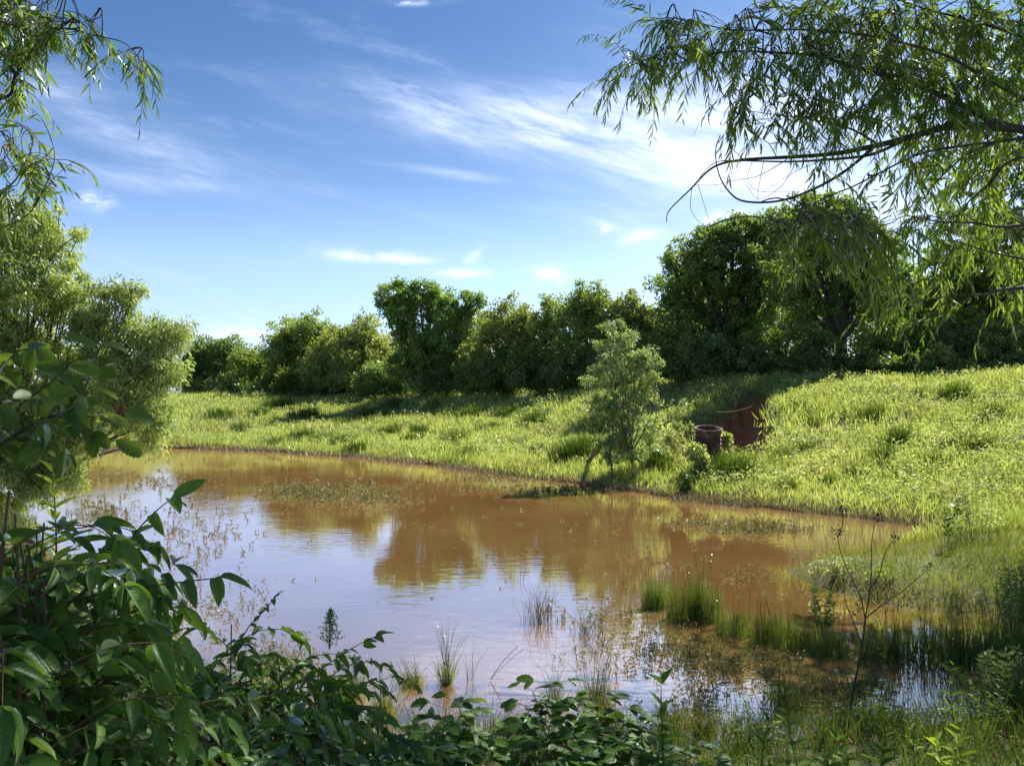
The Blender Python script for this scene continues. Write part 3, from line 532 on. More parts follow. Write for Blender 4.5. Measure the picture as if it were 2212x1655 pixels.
for i, (u, v, ru, hh, lab) in enumerate(RU):
    D = H * F / (v - 850); c_ = P(u, v, D); s_ = D / F; B = Buf(); N = 420 if i < 3 else 320
    a_ = r.uniform(0, 6.283, N); q_ = np.sqrt(r.random(N)); rr = np.stack([np.cos(a_) * ru * s_ * q_ * .9, np.sin(a_) * ru * s_ * q_ * .55], -1)
    pos = np.concatenate([c_[:2] + rr, np.full((N, 1), -.03)], 1)
    blades(B, r, pos, hh * r.uniform(.45, 1.15, N), .0042 * r.uniform(.6, 1.5, N), .13)
    for k_ in range(7):
        b0 = pos[r.integers(N)]; tp = b0 + [r.normal() * .06, r.normal() * .06, hh * r.uniform(1.1, 1.5)]; B.tube(bez(b0, (b0 + tp) / 2, tp, 4), .0022, 3, .95)
        B.tmpl(DIAMOND, tp + r.normal(size=(7, 3)) * [.012, .012, .02], rdir(r, 7) + [0, 0, .5], rdir(r, 7), .02, .008, np.full(7, .97))
    tag(B.build('rush_clump', M['rush'], None, tuple(c_)), lab, 'rush clump', 'rush clumps in the shallows')

# dry sedge clumps and stalk clusters in the open water and along the near shore
DC = [(1160, 1342, 50, .42, .16, 60, 'grey dry sedge clump standing in open water, the leftmost pair member'), (1183, 1342, 20, .42, .1, 16, 'thin upright stalks right beside the grey dry sedge clump'), (1265, 1368, 40, .28, .5, 50, 'low splayed dry sedge clump right of the upright grey one'), (1300, 1370, 16, .42, .14, 9, 'few tall stalks leaning right of the splayed sedge clump'),
      (1128, 1250, 8, .3, .12, 5, 'lone thin stalks standing far out in the open water'), (965, 1475, 16, .5, .12, 26, 'tall seeding stalks rising from the pale tuft near the shore'), (1015, 1468, 16, .33, .12, 9, 'small group of bare stalks right of the seeding tuft'), (1290, 1545, 50, .5, .12, 70, 'tall grass clump behind the bramble at centre bottom'),
      (1200, 1520, 22, .4, .18, 16, 'thin stalk group left of the tall central grass clump'), (1450, 1575, 46, .36, .14, 50, 'green stalk clump right of the nettle-like plant'), (1520, 1590, 30, .34, .15, 40, 'yellow-green grass clump at the muddy spur'), (1700, 1530, 40, .4, .14, 60, 'green shoots left of the dead stem near the shore'),
      (830, 1540, 40, .3, .25, 46, 'pale grass tuft beside the thin dark sapling stem'), (760, 1500, 50, .3, .25, 60, 'pale grass behind the sumac tips at the water edge'), (890, 1480, 36, .26, .22, 46, 'pale grass tuft left of the seeding stalks'), (1060, 1640, 34, .3, .3, 40, 'straw clump at the bottom edge left of the bramble')]
for i, (u, v, ru, hh, ln, N, lab) in enumerate(DC):
    D = H * F / (v - 850); c_ = P(u, v, D); s_ = D / F; B = Buf(); green = i >= 7 or i == 5
    for k_ in range(N):
        b0 = np.array([c_[0] + r.normal() * ru * s_ * .3, c_[1] + r.normal() * ru * s_ * .22, -.03 if v < 1570 else float(ground_z(c_[0], c_[1])) - .02])
        dx, dy = r.normal() * ln, r.normal() * ln; hk = hh * r.uniform(.45, 1.1); tp = b0 + [dx * hk * 1.6, dy * hk * 1.6, hk]
        B.tube(bez(b0, b0 + [dx * hk * .3, dy * hk * .3, hk * .6], tp, 5), np.linspace(.0022, .0009, 5), 3, r.random())
        if r.random() < .3:
            B.tmpl(DIAMOND, tp + r.normal(size=(8, 3)) * [.02, .02, .022], rdir(r, 8), rdir(r, 8), .012, .007, .9)
    if green:
        Nb = N * 5; pos = np.stack([c_[0] + r.normal(size=Nb) * ru * s_ * .4, c_[1] + r.normal(size=Nb) * ru * s_ * .3, np.full(Nb, -.02)], -1)
        blades(B, r, pos, hh * r.uniform(.3, .65, Nb), .004, .35)
    tag(B.build('sedge_clump', M['marsh' if green else 'dry'], None, tuple(c_)), lab, 'sedge clump', 'dry sedge and stalk clumps in the water')

# emergent water weeds
def sprigs(name, label, regions, mat='weed', hs=(.03, .1)):
    B = Buf()
    for (u, v, ru, rv, n) in regions:
        uu = u + r.normal(size=n) * ru * .5; vv = v + r.normal(size=n) * rv * .5; D = H * F / (np.maximum(vv, 950) - 850); x = (uu - 1106) / F * D
        ok = pond_d(x, D) < .05; x, D = x[ok], D[ok]; m_ = len(x)
        idx = np.repeat(np.arange(m_), 6); N = len(idx); hgt = r.uniform(*hs, m_)
        pos = np.stack([x[idx] + r.normal(size=N) * .015, D[idx] + r.normal(size=N) * .015, hgt[idx] * r.random(N)], -1)
        sz = .022 + .0024 * D[idx]
        B.tmpl(DIAMOND, pos, np.stack([r.normal(size=N), r.normal(size=N), r.uniform(.0, 1.6, N)], -1), rdir(r, N), sz * r.uniform(.6, 1.3, N), sz * .32, r.random(N))
        B.tmpl(BLADE, np.stack([x, D, np.full(m_, -.02)], -1), np.stack([r.normal(size=m_) * .3, r.normal(size=m_) * .3, np.ones(m_)], -1), rdir(r, m_), hgt * 1.1 + .02, .0011 * D + .001, r.random(m_))
        # a few leaves lying flat
        kf = m_ // 3; B.tmpl(DIAMOND, np.stack([x[:kf] + .1, D[:kf] + .08, np.full(kf, .004)], -1), np.stack([r.normal(size=kf), r.normal(size=kf) * .4, np.zeros(kf)], -1), np.tile([0, 0, 1.0], (kf, 1)), .05 + .003 * D[:kf], .015, r.random(kf))
    return tag(B.build(name, M[mat]), label, 'water weeds', kind='stuff')
sprigs('water_weeds', 'patch of brownish weeds breaking the surface left of centre', [(660, 1065, 95, 22, 420), (800, 1075, 120, 24, 260), (740, 1052, 170, 14, 120)])
sprigs('water_weeds', 'pale weed patch near the far bank on the right', [(1640, 1142, 110, 16, 320), (1540, 1132, 90, 8, 60), (1180, 1058, 150, 12, 200), (1060, 1035, 120, 10, 120)])
sprigs('water_weeds', 'sparse dark weeds dotting the sky reflection at the left', [(420, 1150, 130, 110, 190), (220, 1110, 70, 34, 160), (350, 1040, 120, 34, 90), (480, 1330, 120, 80, 60)])
sprigs('water_weeds', 'glinting debris and weeds in the brown shallows behind the sumac', [(290, 1350, 110, 60, 260), (600, 1440, 120, 50, 160), (180, 1030, 60, 30, 80)])
sprigs('water_weeds', 'dark weeds floating in front of the shaded rush row', [(1400, 1400, 160, 60, 160), (1560, 1440, 160, 50, 260), (1800, 1500, 150, 40, 220), (1500, 1530, 60, 30, 60), (1850, 1560, 120, 30, 120), (1590, 1245, 60, 12, 20), (1300, 1330, 140, 40, 60)])

sprigs('floating_debris', 'thin scatter of floating bits drifting over the open pond', [(900, 1150, 500, 120, 36), (1300, 1150, 400, 60, 40), (1400, 1240, 300, 60, 26)], hs=(.003, .01))
# ------------------------------------------------------------------ pipe, logs, vine, dead stem
pp, pD = G(1528, 990, 12); pp = P(1528, 985, 19.7); gz = float(ground_z(pp[0], pp[1])); zb = P(1528, 990, 19.7)[2]; zt = P(1528, 925, 19.7)[2]
pr = thing('standpipe', 'rusty corrugated metal pipe standing upright at the foot of the gully', 'pipe', (pp[0], pp[1], zb))
m, t = mat_new('rusty_metal'); geo = t.new('ShaderNodeNewGeometry'); nz = t.noise(geo.outputs['Position'], 7, 5, .7)
b = t.new('ShaderNodeBsdfPrincipled'); t.put(b.inputs['Base Color'], t.ramp(nz, [(.3, (.05, .022, .018)), (.55, (.12, .055, .042)), (.75, (.36, .27, .24))])); b.inputs['Roughness'].default_value = .7; b.inputs['Metallic'].default_value = .2
o_ = t.new('ShaderNodeOutputMaterial'); t.l.new(b.outputs[0], o_.inputs[0]); M['rust'] = m
B = Buf(); R0 = 26 * 19.7 / F; nz_ = 150; zz = np.linspace(zb - .5, zt, nz_); th = np.linspace(0, 2 * np.pi, 48, endpoint=False)
ZZ, TH = np.meshgrid(zz, th, indexing='ij'); RR = R0 * (1 + .03 * np.sin(2 * TH + ZZ * 2)) + .026 * np.sin((ZZ + TH / (2 * np.pi) * .1) / .1 * 2 * np.pi); RI = RR - .02
TLT = .17
def cyl(Rr, flip=False):
    V = np.stack([pp[0] + Rr * np.cos(TH), pp[1] + Rr * np.sin(TH), ZZ + TLT * Rr * np.sin(TH)], -1).reshape(-1, 3); V[:, 1] -= TLT * (V[:, 2] - zb)
    i = np.arange(nz_ - 1)[:, None]; j = np.arange(48)[None]; k = (j + 1) % 48; Q = np.stack([i * 48 + j, i * 48 + k, (i + 1) * 48 + k, (i + 1) * 48 + j], -1).reshape(-1, 4); return V, Q
V1, Q1 = cyl(RR); V2, Q2 = cyl(RI); nV = len(V1); top1 = (nz_ - 1) * 48 + np.arange(48); rim = np.stack([top1, (nz_ - 1) * 48 + (np.arange(48) + 1) % 48, nV + (nz_ - 1) * 48 + (np.arange(48) + 1) % 48, nV + top1], -1)
B.add(np.concatenate([V1, V2]), np.concatenate([Q1, Q2 + nV, rim])); B.build('pipe_wall', M['rust'], pr, (pp[0], pp[1], zb), True)
B = Buf(); a_ = np.linspace(0, 2 * np.pi, 33); ring = np.stack([pp[0] + (R0 + .03) * np.cos(a_), pp[1] + (R0 + .02) * np.sin(a_) - TLT * (zt - zb + TLT * (R0 + .02) * np.sin(a_)), zt + TLT * (R0 + .02) * np.sin(a_)], -1); ring[-1] = ring[0]; B.tube(ring, .016, 6); B.build('rim', M['rust'], pr, (pp[0], pp[1], zb), True)
apex = P(1318, 944, 19.9)
for (a, rr_, lab) in [((1262, 1002), .075, 'weathered log leaning up to the right below the sapling'), ((1400, 1008), .055, 'weathered log leaning down to the right across the sapling base')]:
    A_, _ = G(a[0], a[1], 12); A_ = A_ - [0, 0, .08]; B_ = apex + ([.03, 0, .03] if a[0] < 1300 else [-.03, -.06, 0]); B = Buf(); path = bez(A_, (A_ + B_) / 2 + [.04, 0, .07], B_, 9) + r.normal(size=(9, 3)) * .012; B.tube(path, np.linspace(rr_, rr_ * .6, 9) * (1 + .18 * np.sin(np.arange(9) * 2.1)), 8)
    for mi in (3, 6): B.tube(bez(path[mi], path[mi] + [.05, -.05, .1], path[mi] + r.normal(size=3) * .12 + [0, -.05, .2], 4), np.linspace(.018, .006, 4), 5)
    tag(B.build('leaning_log', M['log'], None, tuple(A_), True), lab, 'log')
B = Buf(); A_ = P(1548, 890, 22.6); B_ = P(1625, 878, 22.3); B.tube(bez(A_, (A_ + B_) / 2 + [0, 0, -.12], B_, 10), .012, 5); tag(B.build('bare_root', M['bark_pale'], None, tuple(A_), True), 'thin pale root hanging across the red gully wall', 'root')

def polytube(B, pts, r0, r1, sides=5, n=4, rnd=.5):
    pts = np.asarray(pts, float); out = []
    for i in range(len(pts) - 1):
        p0 = pts[max(i - 1, 0)]; p1 = pts[i]; p2 = pts[i + 1]; p3 = pts[min(i + 2, len(pts) - 1)]
        for t_ in np.linspace(0, 1, n, endpoint=False):
            out.append(.5 * (2 * p1 + (p2 - p0) * t_ + (2 * p0 - 5 * p1 + 4 * p2 - p3) * t_ ** 2 + (-p0 + 3 * p1 - 3 * p2 + p3) * t_ ** 3))
    out.append(pts[-1]); out = np.array(out); B.tube(out, r1 + (r0 - r1) * np.linspace(1, 0, len(out)) ** 1.35, sides, rnd); return out
ds = P(1829, 1615, 5.0); ds[2] = float(ground_z(ds[0], ds[1])) - .05
dr = thing('dead_weed', 'tall dark dead weed with forked stem standing over the near right shore', 'weed stem', tuple(ds))
B = Buf(); main = [ds] + [P(u, v, 5.0) for u, v in [(1831, 1601), (1839, 1516), (1856, 1431), (1864, 1381), (1869, 1336)]]; polytube(B, main, .0075, .0055, 6)
B.build('stem', M['stem_dark'], dr, tuple(ds), True)
BR = [[(1869, 1336), (1859, 1291), (1836, 1241), (1819, 1202), (1809, 1162), (1808, 1150)], [(1809, 1160), (1817, 1145), (1821, 1122), (1820, 1102)], [(1869, 1336), (1877, 1290), (1882, 1241), (1883, 1177), (1889, 1134), (1899, 1118)],
      [(1880, 1270), (1899, 1241), (1911, 1197), (1924, 1174), (1933, 1164)], [(1871, 1334), (1909, 1304), (1946, 1279), (1991, 1241), (2006, 1225)], [(1862, 1395), (1845, 1345), (1828, 1305), (1821, 1262)]]
for j, b_ in enumerate(BR):
    B = Buf(); dd_ = 5.0 + (.0, -.02, .05, .1, -.12, .12)[j]; pts = [P(u, v, 5.0 + (dd_ - 5.0) * k_ / (len(b_) - 1)) for k_, (u, v) in enumerate(b_)]; polytube(B, pts, .0045, .002, 5)
    B.build('branch', M['stem_dark'], dr, tuple(ds), True)
    if j in (0, 1, 2, 3, 4):
        B = Buf(); tip = pts[-1]; q_ = r.normal(size=(26, 3)) * [.010, .010, .014]; B.tmpl(DIAMOND, tip + q_, nrm(q_) + [0, 0, .3], rdir(r, 26), .018, .010, .2)
        for a2 in range(5): B.tube(bez(tip, tip + r.normal(size=3) * .008, tip + r.normal(size=3) * [.03, .02, .02] + [0, 0, .015], 4), .0012, 3)
        B.build('seed_head', M['stem_dark'], dr, tuple(ds))

# ------------------------------------------------------------------ near willows
def twig(lb, tb, r, p0, d0, L, n, leaf, grav=.9, w=.13, rad=.0022):
    """drooping shoot with narrow leaves along it"""
    seg = 7; pts = [p0]; d = nrm(d0)
    for k in range(seg):
        d = nrm(d + np.array([0, 0, -grav * .22]) + r.normal(size=3) * .07); pts.append(pts[-1] + d * L / seg)
    pts = np.array(pts); tb.tube(pts, np.linspace(rad, rad * .35, seg + 1), 3, .6)
    tt = np.linspace(.06, 1, n); fi = tt * seg; i = np.minimum(fi.astype(int), seg - 1); fr_ = (fi - i)[:, None]
    pos = pts[i] * (1 - fr_) + pts[i + 1] * fr_; tan = nrm(pts[i + 1] - pts[i])
    side = nrm(np.cross(tan, [0, 0, 1.0]) + 1e-3) * np.where(np.arange(n) % 2, 1, -1)[:, None]
    dr_ = nrm(tan * .75 + side * .55 + np.array([0, 0, -.55]) + r.normal(size=(n, 3)) * .22)
    nn = np.cross(dr_, tan) + r.normal(size=(n, 3)) * .35 + [0, 0, .3]
    Ls = leaf * r.uniform(.65, 1.15, n) * (1 - .35 * tt ** 3)
    lb.tmpl(LANCE, pos, dr_, nn, Ls, Ls * w, np.clip(r.normal(.5, .22, n), 0, 1)); return pts
def near_willow(name, label, base, branches, ells, D0, seed, leaf=.105, mat='willow', offview=(), tl=1.0):
    r = np.random.default_rng(seed); root = thing(name, label, 'tree', tuple(base)); tb = Buf(); lb = Buf(); anchors = []
    for (pts, r0, r1, dens) in branches:
        pp_ = [P(*q_) if len(q_) == 3 else P(q_[0], q_[1], D0) for q_ in pts]
        out = polytube(tb, pp_, r0, r1, 7, 6); anchors.append(out)
        if dens:
            Lb = np.linalg.norm(np.diff(out, axis=0), axis=1).sum()
            for k in range(int(dens * Lb)):
                j = r.integers(1, len(out) - 1); tan = nrm(out[j + 1] - out[j]); twig(lb, tb, r, out[j], tan * .8 + r.normal(size=3) * [.6, .6, .5], r.uniform(.15, .45) * tl, int(r.integers(9, 20) * tl), leaf)
    anc = np.concatenate(anchors)
    for (u, v, ru, rv, n, D) in ells:
        n = int(n * ((.72 if v < 330 else .6) if name == 'willow_tree' else 1))
        c = P(u, v, D); s_ = D / F
        for k in range(n):
            a = rdir(r, 1)[0] * r.random() ** .45; p0 = c + a * [ru * s_, min(ru * s_, .9) * .9, rv * s_]
            if k % 4 == 0:   # a branchlet carrying several shoots, joined to the nearest limb
                j = np.argmin(((anc - p0) ** 2).sum(1) + r.random(len(anc)) * .08); st = anc[j]
                path = bez(st, (st + p0) / 2 + np.array([0, 0, .12]) + r.normal(size=3) * .08, p0, 7); tb.tube(path, np.linspace(.006 if name == 'willow_tree' else .003, .0018, 7), 4); last = path
                outd = nrm(path[-1] - path[-3]); src = p0
            else: src = last[r.integers(3, 7)] * .35 + p0 * .65; tb.tube(bez(last[3], (last[3] + src) / 2 + r.normal(size=3) * .04, src, 5), np.linspace(.003, .0018, 5), 3)
            twig(lb, tb, r, src, outd * .6 + r.normal(size=3) * [.7, .5, .45], r.uniform(.2, .46) * tl, int(r.integers(13, 26) * tl), leaf)
    for (c, rad, n) in offview:      # crown masses mostly out of view, added to shade foreground and near water
        c = np.array(c, float)
        for k in range(n):
            p0 = c + rdir(r, 1)[0] * r.random() ** .4 * rad; twig(lb, tb, r, p0, r.normal(size=3), r.uniform(.3, .55), 22, leaf * 1.3, w=.22)
        j = r.integers(1, 6); tb.tube(bez(anc[j], np.array([anc[j][0], (anc[j][1] + c[1]) / 2, c[2] + .5]), c, 8), np.linspace(.03, .01, 8), 5)
    tb.build('limbs', M['bark'], root, tuple(base), True); lb.build('foliage', M[mat], root, tuple(base)); return root
Rb = np.array([6.6, 4.6, float(ground_z(6.6, 4.6)) - .1])
def RBASE(): return None
BRW = [([(3350, 1200, 4.4), (3000, 700, 4.6), (2700, 420, 4.8), (2450, 310, 4.8), (2212, 281, 4.8), (2101, 272, 4.8), (2046, 275, 4.8), (1956, 300, 4.8), (1886, 317, 4.8), (1806, 332, 4.8), (1706, 340, 4.8), (1606, 346, 4.8), (1541, 362, 4.8), (1491, 410, 4.8), (1446, 455, 4.8), (1440, 481, 4.8)], .042, .0025, 0),
       ([(1886, 320), (1826, 370), (1756, 410), (1681, 435), (1606, 435), (1571, 410), (1551, 370), (1546, 325), (1556, 293)], .011, .003, 0),
       ([(1956, 302), (1880, 335), (1780, 346), (1700, 350), (1600, 348), (1545, 352), (1510, 385)], .012, .002, 0),
       ([(2250, 290), (2151, 265), (2081, 230), (2006, 195), (1931, 170), (1831, 142), (1771, 122), (1681, 115), (1581, 112), (1500, 128), (1400, 155)], .026, .003, 9),
       ([(2400, 300), (2212, 215), (2106, 155), (2041, 120), (1956, 95), (1856, 75), (1731, 65), (1581, 65), (1456, 40), (1386, 50)], .014, .003, 9),
       ([(2400, 320), (2212, 300), (2106, 325), (2036, 380), (2006, 415)], .012, .003, 4), ([(2500, 340), (2212, 340), (2136, 400), (2081, 450), (2031, 540)], .014, .003, 4),
       ([(2600, 420), (2212, 487), (2106, 482), (2031, 480), (1956, 465)], .012, .003, 5), ([(2700, 600), (2212, 622), (2131, 637), (2056, 640), (1906, 665)], .016, .002, 3),
       ([(2212, 300), (2050, 320), (1970, 340), (1850, 400), (1760, 440), (1720, 500)], .01, .003, 3), ([(1900, 315), (1840, 280), (1760, 260), (1690, 250), (1610, 240)], .008, .002, 3),
       ([(1680, 115, 4.8), (1640, 180, 4.7), (1600, 240, 4.7), (1570, 290, 4.7)], .005, .002, 4), ([(2212, 560), (2140, 545), (2060, 520)], .008, .003, 3), ([(2300, 120, 4.8), (2150, 60, 5.2), (2000, 20, 5.2), (1850, -30, 5.2)], .014, .004, 6),
       # bare curling twigs
       ([(1606, 345), (1590, 330), (1574, 318)], .003, .0015, 0), ([(1700, 345), (1640, 380), (1590, 390), (1545, 400), (1500, 400)], .003, .0012, 0), ([(1680, 345), (1660, 310), (1625, 290), (1606, 270)], .0035, .0015, 0), ([(1720, 350), (1690, 400), (1640, 430), (1610, 395), (1590, 360)], .0025, .001, 0),
       ([(1650, 348), (1640, 400), (1636, 435)], .0025, .001, 0), ([(1495, 405), (1492, 450), (1510, 480), (1532, 490)], .0022, .001, 0), ([(1508, 400), (1520, 440), (1535, 488)], .002, .001, 0), ([(1780, 345), (1720, 370), (1680, 395), (1640, 420)], .0025, .001, 0), ([(1625, 350), (1615, 385), (1630, 410), (1660, 415), (1720, 415)], .002, .001, 0)]
EL = [(1375, 150, 60, 44, 26, 4.8), (1440, 70, 60, 60, 30, 4.8), (1500, 110, 70, 40, 24, 4.8), (1600, 60, 110, 60, 44, 4.9), (1620, 130, 90, 30, 18, 4.7), (1760, 50, 120, 70, 56, 5.0), (1900, 60, 120, 80, 60, 5.0), (2060, 60, 120, 90, 70, 5.1), (2200, 90, 90, 110, 60, 5.0),
      (1800, 150, 120, 50, 46, 4.8), (1960, 170, 100, 60, 44, 4.7), (2110, 190, 100, 60, 44, 4.7), (1600, 220, 34, 50, 16, 4.7), (1730, 220, 60, 44, 24, 4.7), (1860, 240, 90, 46, 34, 4.7), (2000, 260, 90, 40, 26, 4.8), (2160, 300, 80, 70, 30, 5.0), (1680, 275, 30, 30, 8, 4.7),
      (1960, 370, 90, 50, 18, 4.9), (2110, 400, 90, 60, 26, 5.1), (1780, 350, 60, 40, 8, 4.8), (1830, 480, 60, 46, 24, 4.0), (1740, 480, 46, 44, 20, 4.0), (1900, 520, 60, 60, 22, 4.2), (2010, 480, 80, 60, 24, 5.0), (2130, 500, 80, 50, 20, 5.4), (2040, 590, 70, 50, 14, 5.2), (1950, 620, 60, 30, 10, 5.0), (2190, 560, 60, 50, 14, 5.2), (2140, 630, 60, 30, 6, 5.4), (1850, 600, 40, 40, 6, 4.4)]
near_willow('willow_tree', 'near willow reaching in from the right with dark arching limbs', Rb, BRW, EL, 4.8, 61,
            offview=[((-.4, 3.4, 6.4), 1.3, 150), ((1.0, 4.4, 7.0), 1.5, 160), ((2.6, 5.0, 7.2), 1.6, 180), ((4.4, 5.6, 7.2), 1.6, 180), ((5.8, 10.2, 8.8), 2.0, 260), ((4.0, 9.2, 8.9), 1.8, 200), ((2.8, 7.0, 8.4), 1.6, 180), ((6.9, 9.9, 5.0), 1.4, 300), ((8.0, 9.9, 4.6), 1.5, 300), ((8.9, 10.8, 6.8), 1.8, 320), ((6.7, 10.9, 6.8), 1.6, 300), ((7.6, 8.6, 4.2), 1.3, 200), ((7.2, 6.2, 5.6), 1.7, 180), ((4.8, 7.8, 8.6), 1.6, 150), ((8.3, 8.0, 6.5), 1.8, 180)])  # offview: added crown masses, positioned to shade the foreground and rush row
BLW = [([(-700, 900, 3.4), (-500, 300, 3.4), (-200, 200, 3.4), (0, 214, 3.4), (33, 167, 3.4), (77, 100, 3.4), (100, 67, 3.4), (130, 20, 3.4)], .012, .003, 8), ([(-700, 900, 3.4), (-500, 300, 3.4), (-300, 60, 3.3), (-60, 40, 3.3), (60, 63, 3.3), (147, 63, 3.3), (200, 77, 3.3), (260, 90, 3.3), (290, 113, 3.3), (310, 145, 3.3)], .008, .0015, 6),
       ([(-700, 900, 3.4), (-300, 560, 3.2), (-80, 520, 3.2), (0, 494, 3.2), (60, 464, 3.2), (87, 424, 3.2), (110, 374, 3.2), (118, 334, 3.2), (110, 300, 3.2)], .006, .0012, 5), ([(-700, 900, 3.4), (-200, 500, 3.3), (0, 415, 3.3), (50, 360, 3.3), (70, 300, 3.3), (35, 262, 3.3)], .006, .0015, 7), ([(-700, 900, 3.4), (-400, 200, 3.4), (-100, 20, 3.4), (0, 10, 3.4), (100, -20, 3.4)], .006, .003, 8)]
near_willow('willow_branch', 'narrow-leaved willow branches hanging in at the top left corner', np.array([-3.5, 3.0, .4]), BLW,
            [(40, 20, 70, 40, 30, 3.4), (110, 60, 60, 30, 16, 3.3), (40, 100, 50, 40, 14, 3.4), (40, 180, 24, 34, 6, 3.4), (40, 330, 44, 50, 10, 3.3), (60, 390, 40, 30, 7, 3.2), (180, 60, 36, 16, 6, 3.3), (10, 430, 24, 24, 5, 3.2), (-60, 80, 60, 80, 16, 3.4), (270, 110, 22, 14, 4, 3.3)], 3.3, 62, leaf=.09, tl=.6,
            offview=[((-3.2, 2.6, 5.4), 1.0, 80), ((-4.4, 2.6, 4.6), 1.0, 60)])  # offview: unseen crown added overhead for shade at the left

# ------------------------------------------------------------------ near broad-leaved plants
def compound(lb, sb, r, pts, n, leaf, tm=LEAFLET, w=.36, rad=.0022, taper=.25, drp=.45, tone=None):
    """pinnate leaf: midrib through pts with n pairs of leaflets"""
    out = polytube(sb, pts, rad, rad * .4, 4, 4, .6); seg = len(out) - 1
    tt = np.repeat(np.linspace(.14, .97, n), 2); fi = tt * seg; i = np.minimum(fi.astype(int), seg - 1); fr_ = (fi - i)[:, None]; pos = out[i] * (1 - fr_) + out[i + 1] * fr_
    tan = nrm(out[i + 1] - out[i]); up_ = np.array([0, 0, 1.0]) - tan * tan[:, 2:3]; side = nrm(np.cross(tan, up_)) * np.where(np.arange(2 * n) % 2, 1, -1)[:, None]
    d = tan * .45 + side * .9 + np.array([0, 0, -drp * r.uniform(-.2, .9)]) + r.normal(size=(2 * n, 3)) * .24; nn = np.array([0, 0, 1.0]) + r.normal(size=(2 * n, 3)) * .4
    L = leaf * r.uniform(.7, 1.15, 2 * n) * (1 - taper * np.abs(tt - .45) * 1.6); tn = np.clip(r.normal(.45 if tone is None else tone, .28, 2 * n), 0, 1)
    hf = r.random(2 * n) < .5; wv = L * w * r.uniform(.85, 1.12, 2 * n); alt = LEAFLET2 if tm is LEAFLET else tm
    for mk, tq in ((hf, tm), (~hf, alt)): lb.tmpl(tq, pos[mk], d[mk], nn[mk], L[mk], wv[mk], tn[mk])
    lb.tmpl(tm, out[-1:], tan[-1:] + [0, 0, -.2], nn[:1], leaf * .9, leaf * .36, tn[:1])
def sumac(label, stems, seed, leaf=.085, nleaf=9, pairs=5, mat='sumac', floor=-.1, rl=.27, hero=(), cover=.55):
    r = np.random.default_rng(seed); tip0 = P(*stems[0][:3]); base = np.array([tip0[0] * .9, tip0[1] * .95, 0]); base[2] = max(float(ground_z(base[0], base[1])), 0) - .05
    root = thing('sumac_shrub', label, 'shrub', tuple(base), 'sumac bushes in the foreground'); sb = Buf(); lb = Buf()
    leaf *= .98; stems = list(stems)
    for s_ in list(stems): stems += [(s_[0] + r.normal() * 45, s_[1] + abs(r.normal()) * 90 + 20, s_[2] + r.uniform(-.25, .3)) for _ in range(3)]
    for s_ in stems:
        tip = P(*s_[:3]); b0 = base + r.normal(size=3) * [.12, .12, 0]; path = bez(b0, np.array([b0[0] * .6 + tip[0] * .4, b0[1] * .6 + tip[1] * .4, (b0[2] + tip[2]) * .55]), tip, 12); sb.tube(path, np.linspace(.005, .0025, 12), 6)
        nl_ = int(nleaf * 1.35)
        for k in range(nl_):
            t_ = 1 - (cover + .1) * (k / nl_) ** 1.1; j = min(int(t_ * 11), 10); o = path[j]; a = k * 2.4 + r.random() * .8; out = np.array([math.cos(a), math.sin(a), .0]); L = rl * r.uniform(.75, 1.15)
            rise = .55 if k < 3 else .25
            pts = [o, o + out * L * .35 + [0, 0, L * rise * .45], o + out * L * .75 + [0, 0, L * rise * .5], o + out * L + [0, 0, L * (rise * .3 - .05)]]
            compound(lb, sb, r, pts, pairs, leaf * r.uniform(.85, 1.15), LEAFLET if r.random() < .6 else LEAFLET2)
    for (pts, n, lf, tm) in hero:
        compound(lb, sb, r, [P(*q_) for q_ in pts], n, lf, tm, w=.42, rad=.003, drp=.75)
    sb.build('stems', M['redtwig'], root, tuple(base), True); lb.build('leaves', M[mat], root, tuple(base), True); return root, base
sumac('big-leaved sumac with a leaf arm rising over the water at the left', [(60, 1330, 1.55)], 71, .09, 5, 4, hero=[([(120, 1330, 1.6), (230, 1230, 1.62), (310, 1130, 1.64), (372, 1075, 1.66)], 5, .085, LEAFLET)])
sumac('sumac with a horizontal leaf arm of hanging leaflets above the brown shallows', [(40, 1400, 1.5)], 72, .085, 4, 4, hero=[([(80, 1320, 1.55), (190, 1290, 1.6), (330, 1265, 1.63), (470, 1248, 1.66)], 6, .085, LEAFLET2)])
sumac('tall sumac stem rising along the left edge', [(20, 1060, 1.5), (80, 1150, 1.9)], 73, .088, 7, 4)
sumac('dark sumac at the bottom left corner', [(20, 1560, 1.35), (110, 1480, 1.6)], 74, .088, 8, 4)
sumac('sumac with pale leaflets at the bottom, second from the left corner', [(200, 1570, 1.6), (300, 1530, 1.8)], 75, .085, 8, 5, 'sumac_lt')
sumac('sumac filling the bottom between the pale one and the dark tip cluster', [(400, 1590, 1.8), (480, 1560, 2.0)], 76, .08, 8, 5)
sumac('low sumac at the bottom edge with drooping pale leaves', [(560, 1620, 2.0), (640, 1600, 2.2)], 77, .08, 8, 5, 'sumac_lt')
sumac('sumac with a leafy shoot ending in a flower spike against the water', [(600, 1420, 2.9), (690, 1440, 2.9)], 78, .08, 9, 6, rl=.3, hero=[([(640, 1475, 2.9), (700, 1440, 2.9), (760, 1400, 2.9), (815, 1372, 2.9)], 6, .075, LEAFLET)])
sumac('sumac whose pointed shoot rises left of the flower spike', [(500, 1350, 3.0), (455, 1440, 2.9)], 79, .075, 9, 6, rl=.28, hero=[([(510, 1400, 3.0), (540, 1350, 3.0), (570, 1320, 3.0), (592, 1292, 3.0)], 5, .06, LEAFLET)])
sumac('sumac behind the left foliage at the edge of the brown shallows', [(200, 1400, 2.8), (280, 1460, 2.7), (120, 1380, 2.6)], 80, .07, 9, 6, 'sumac_lt')
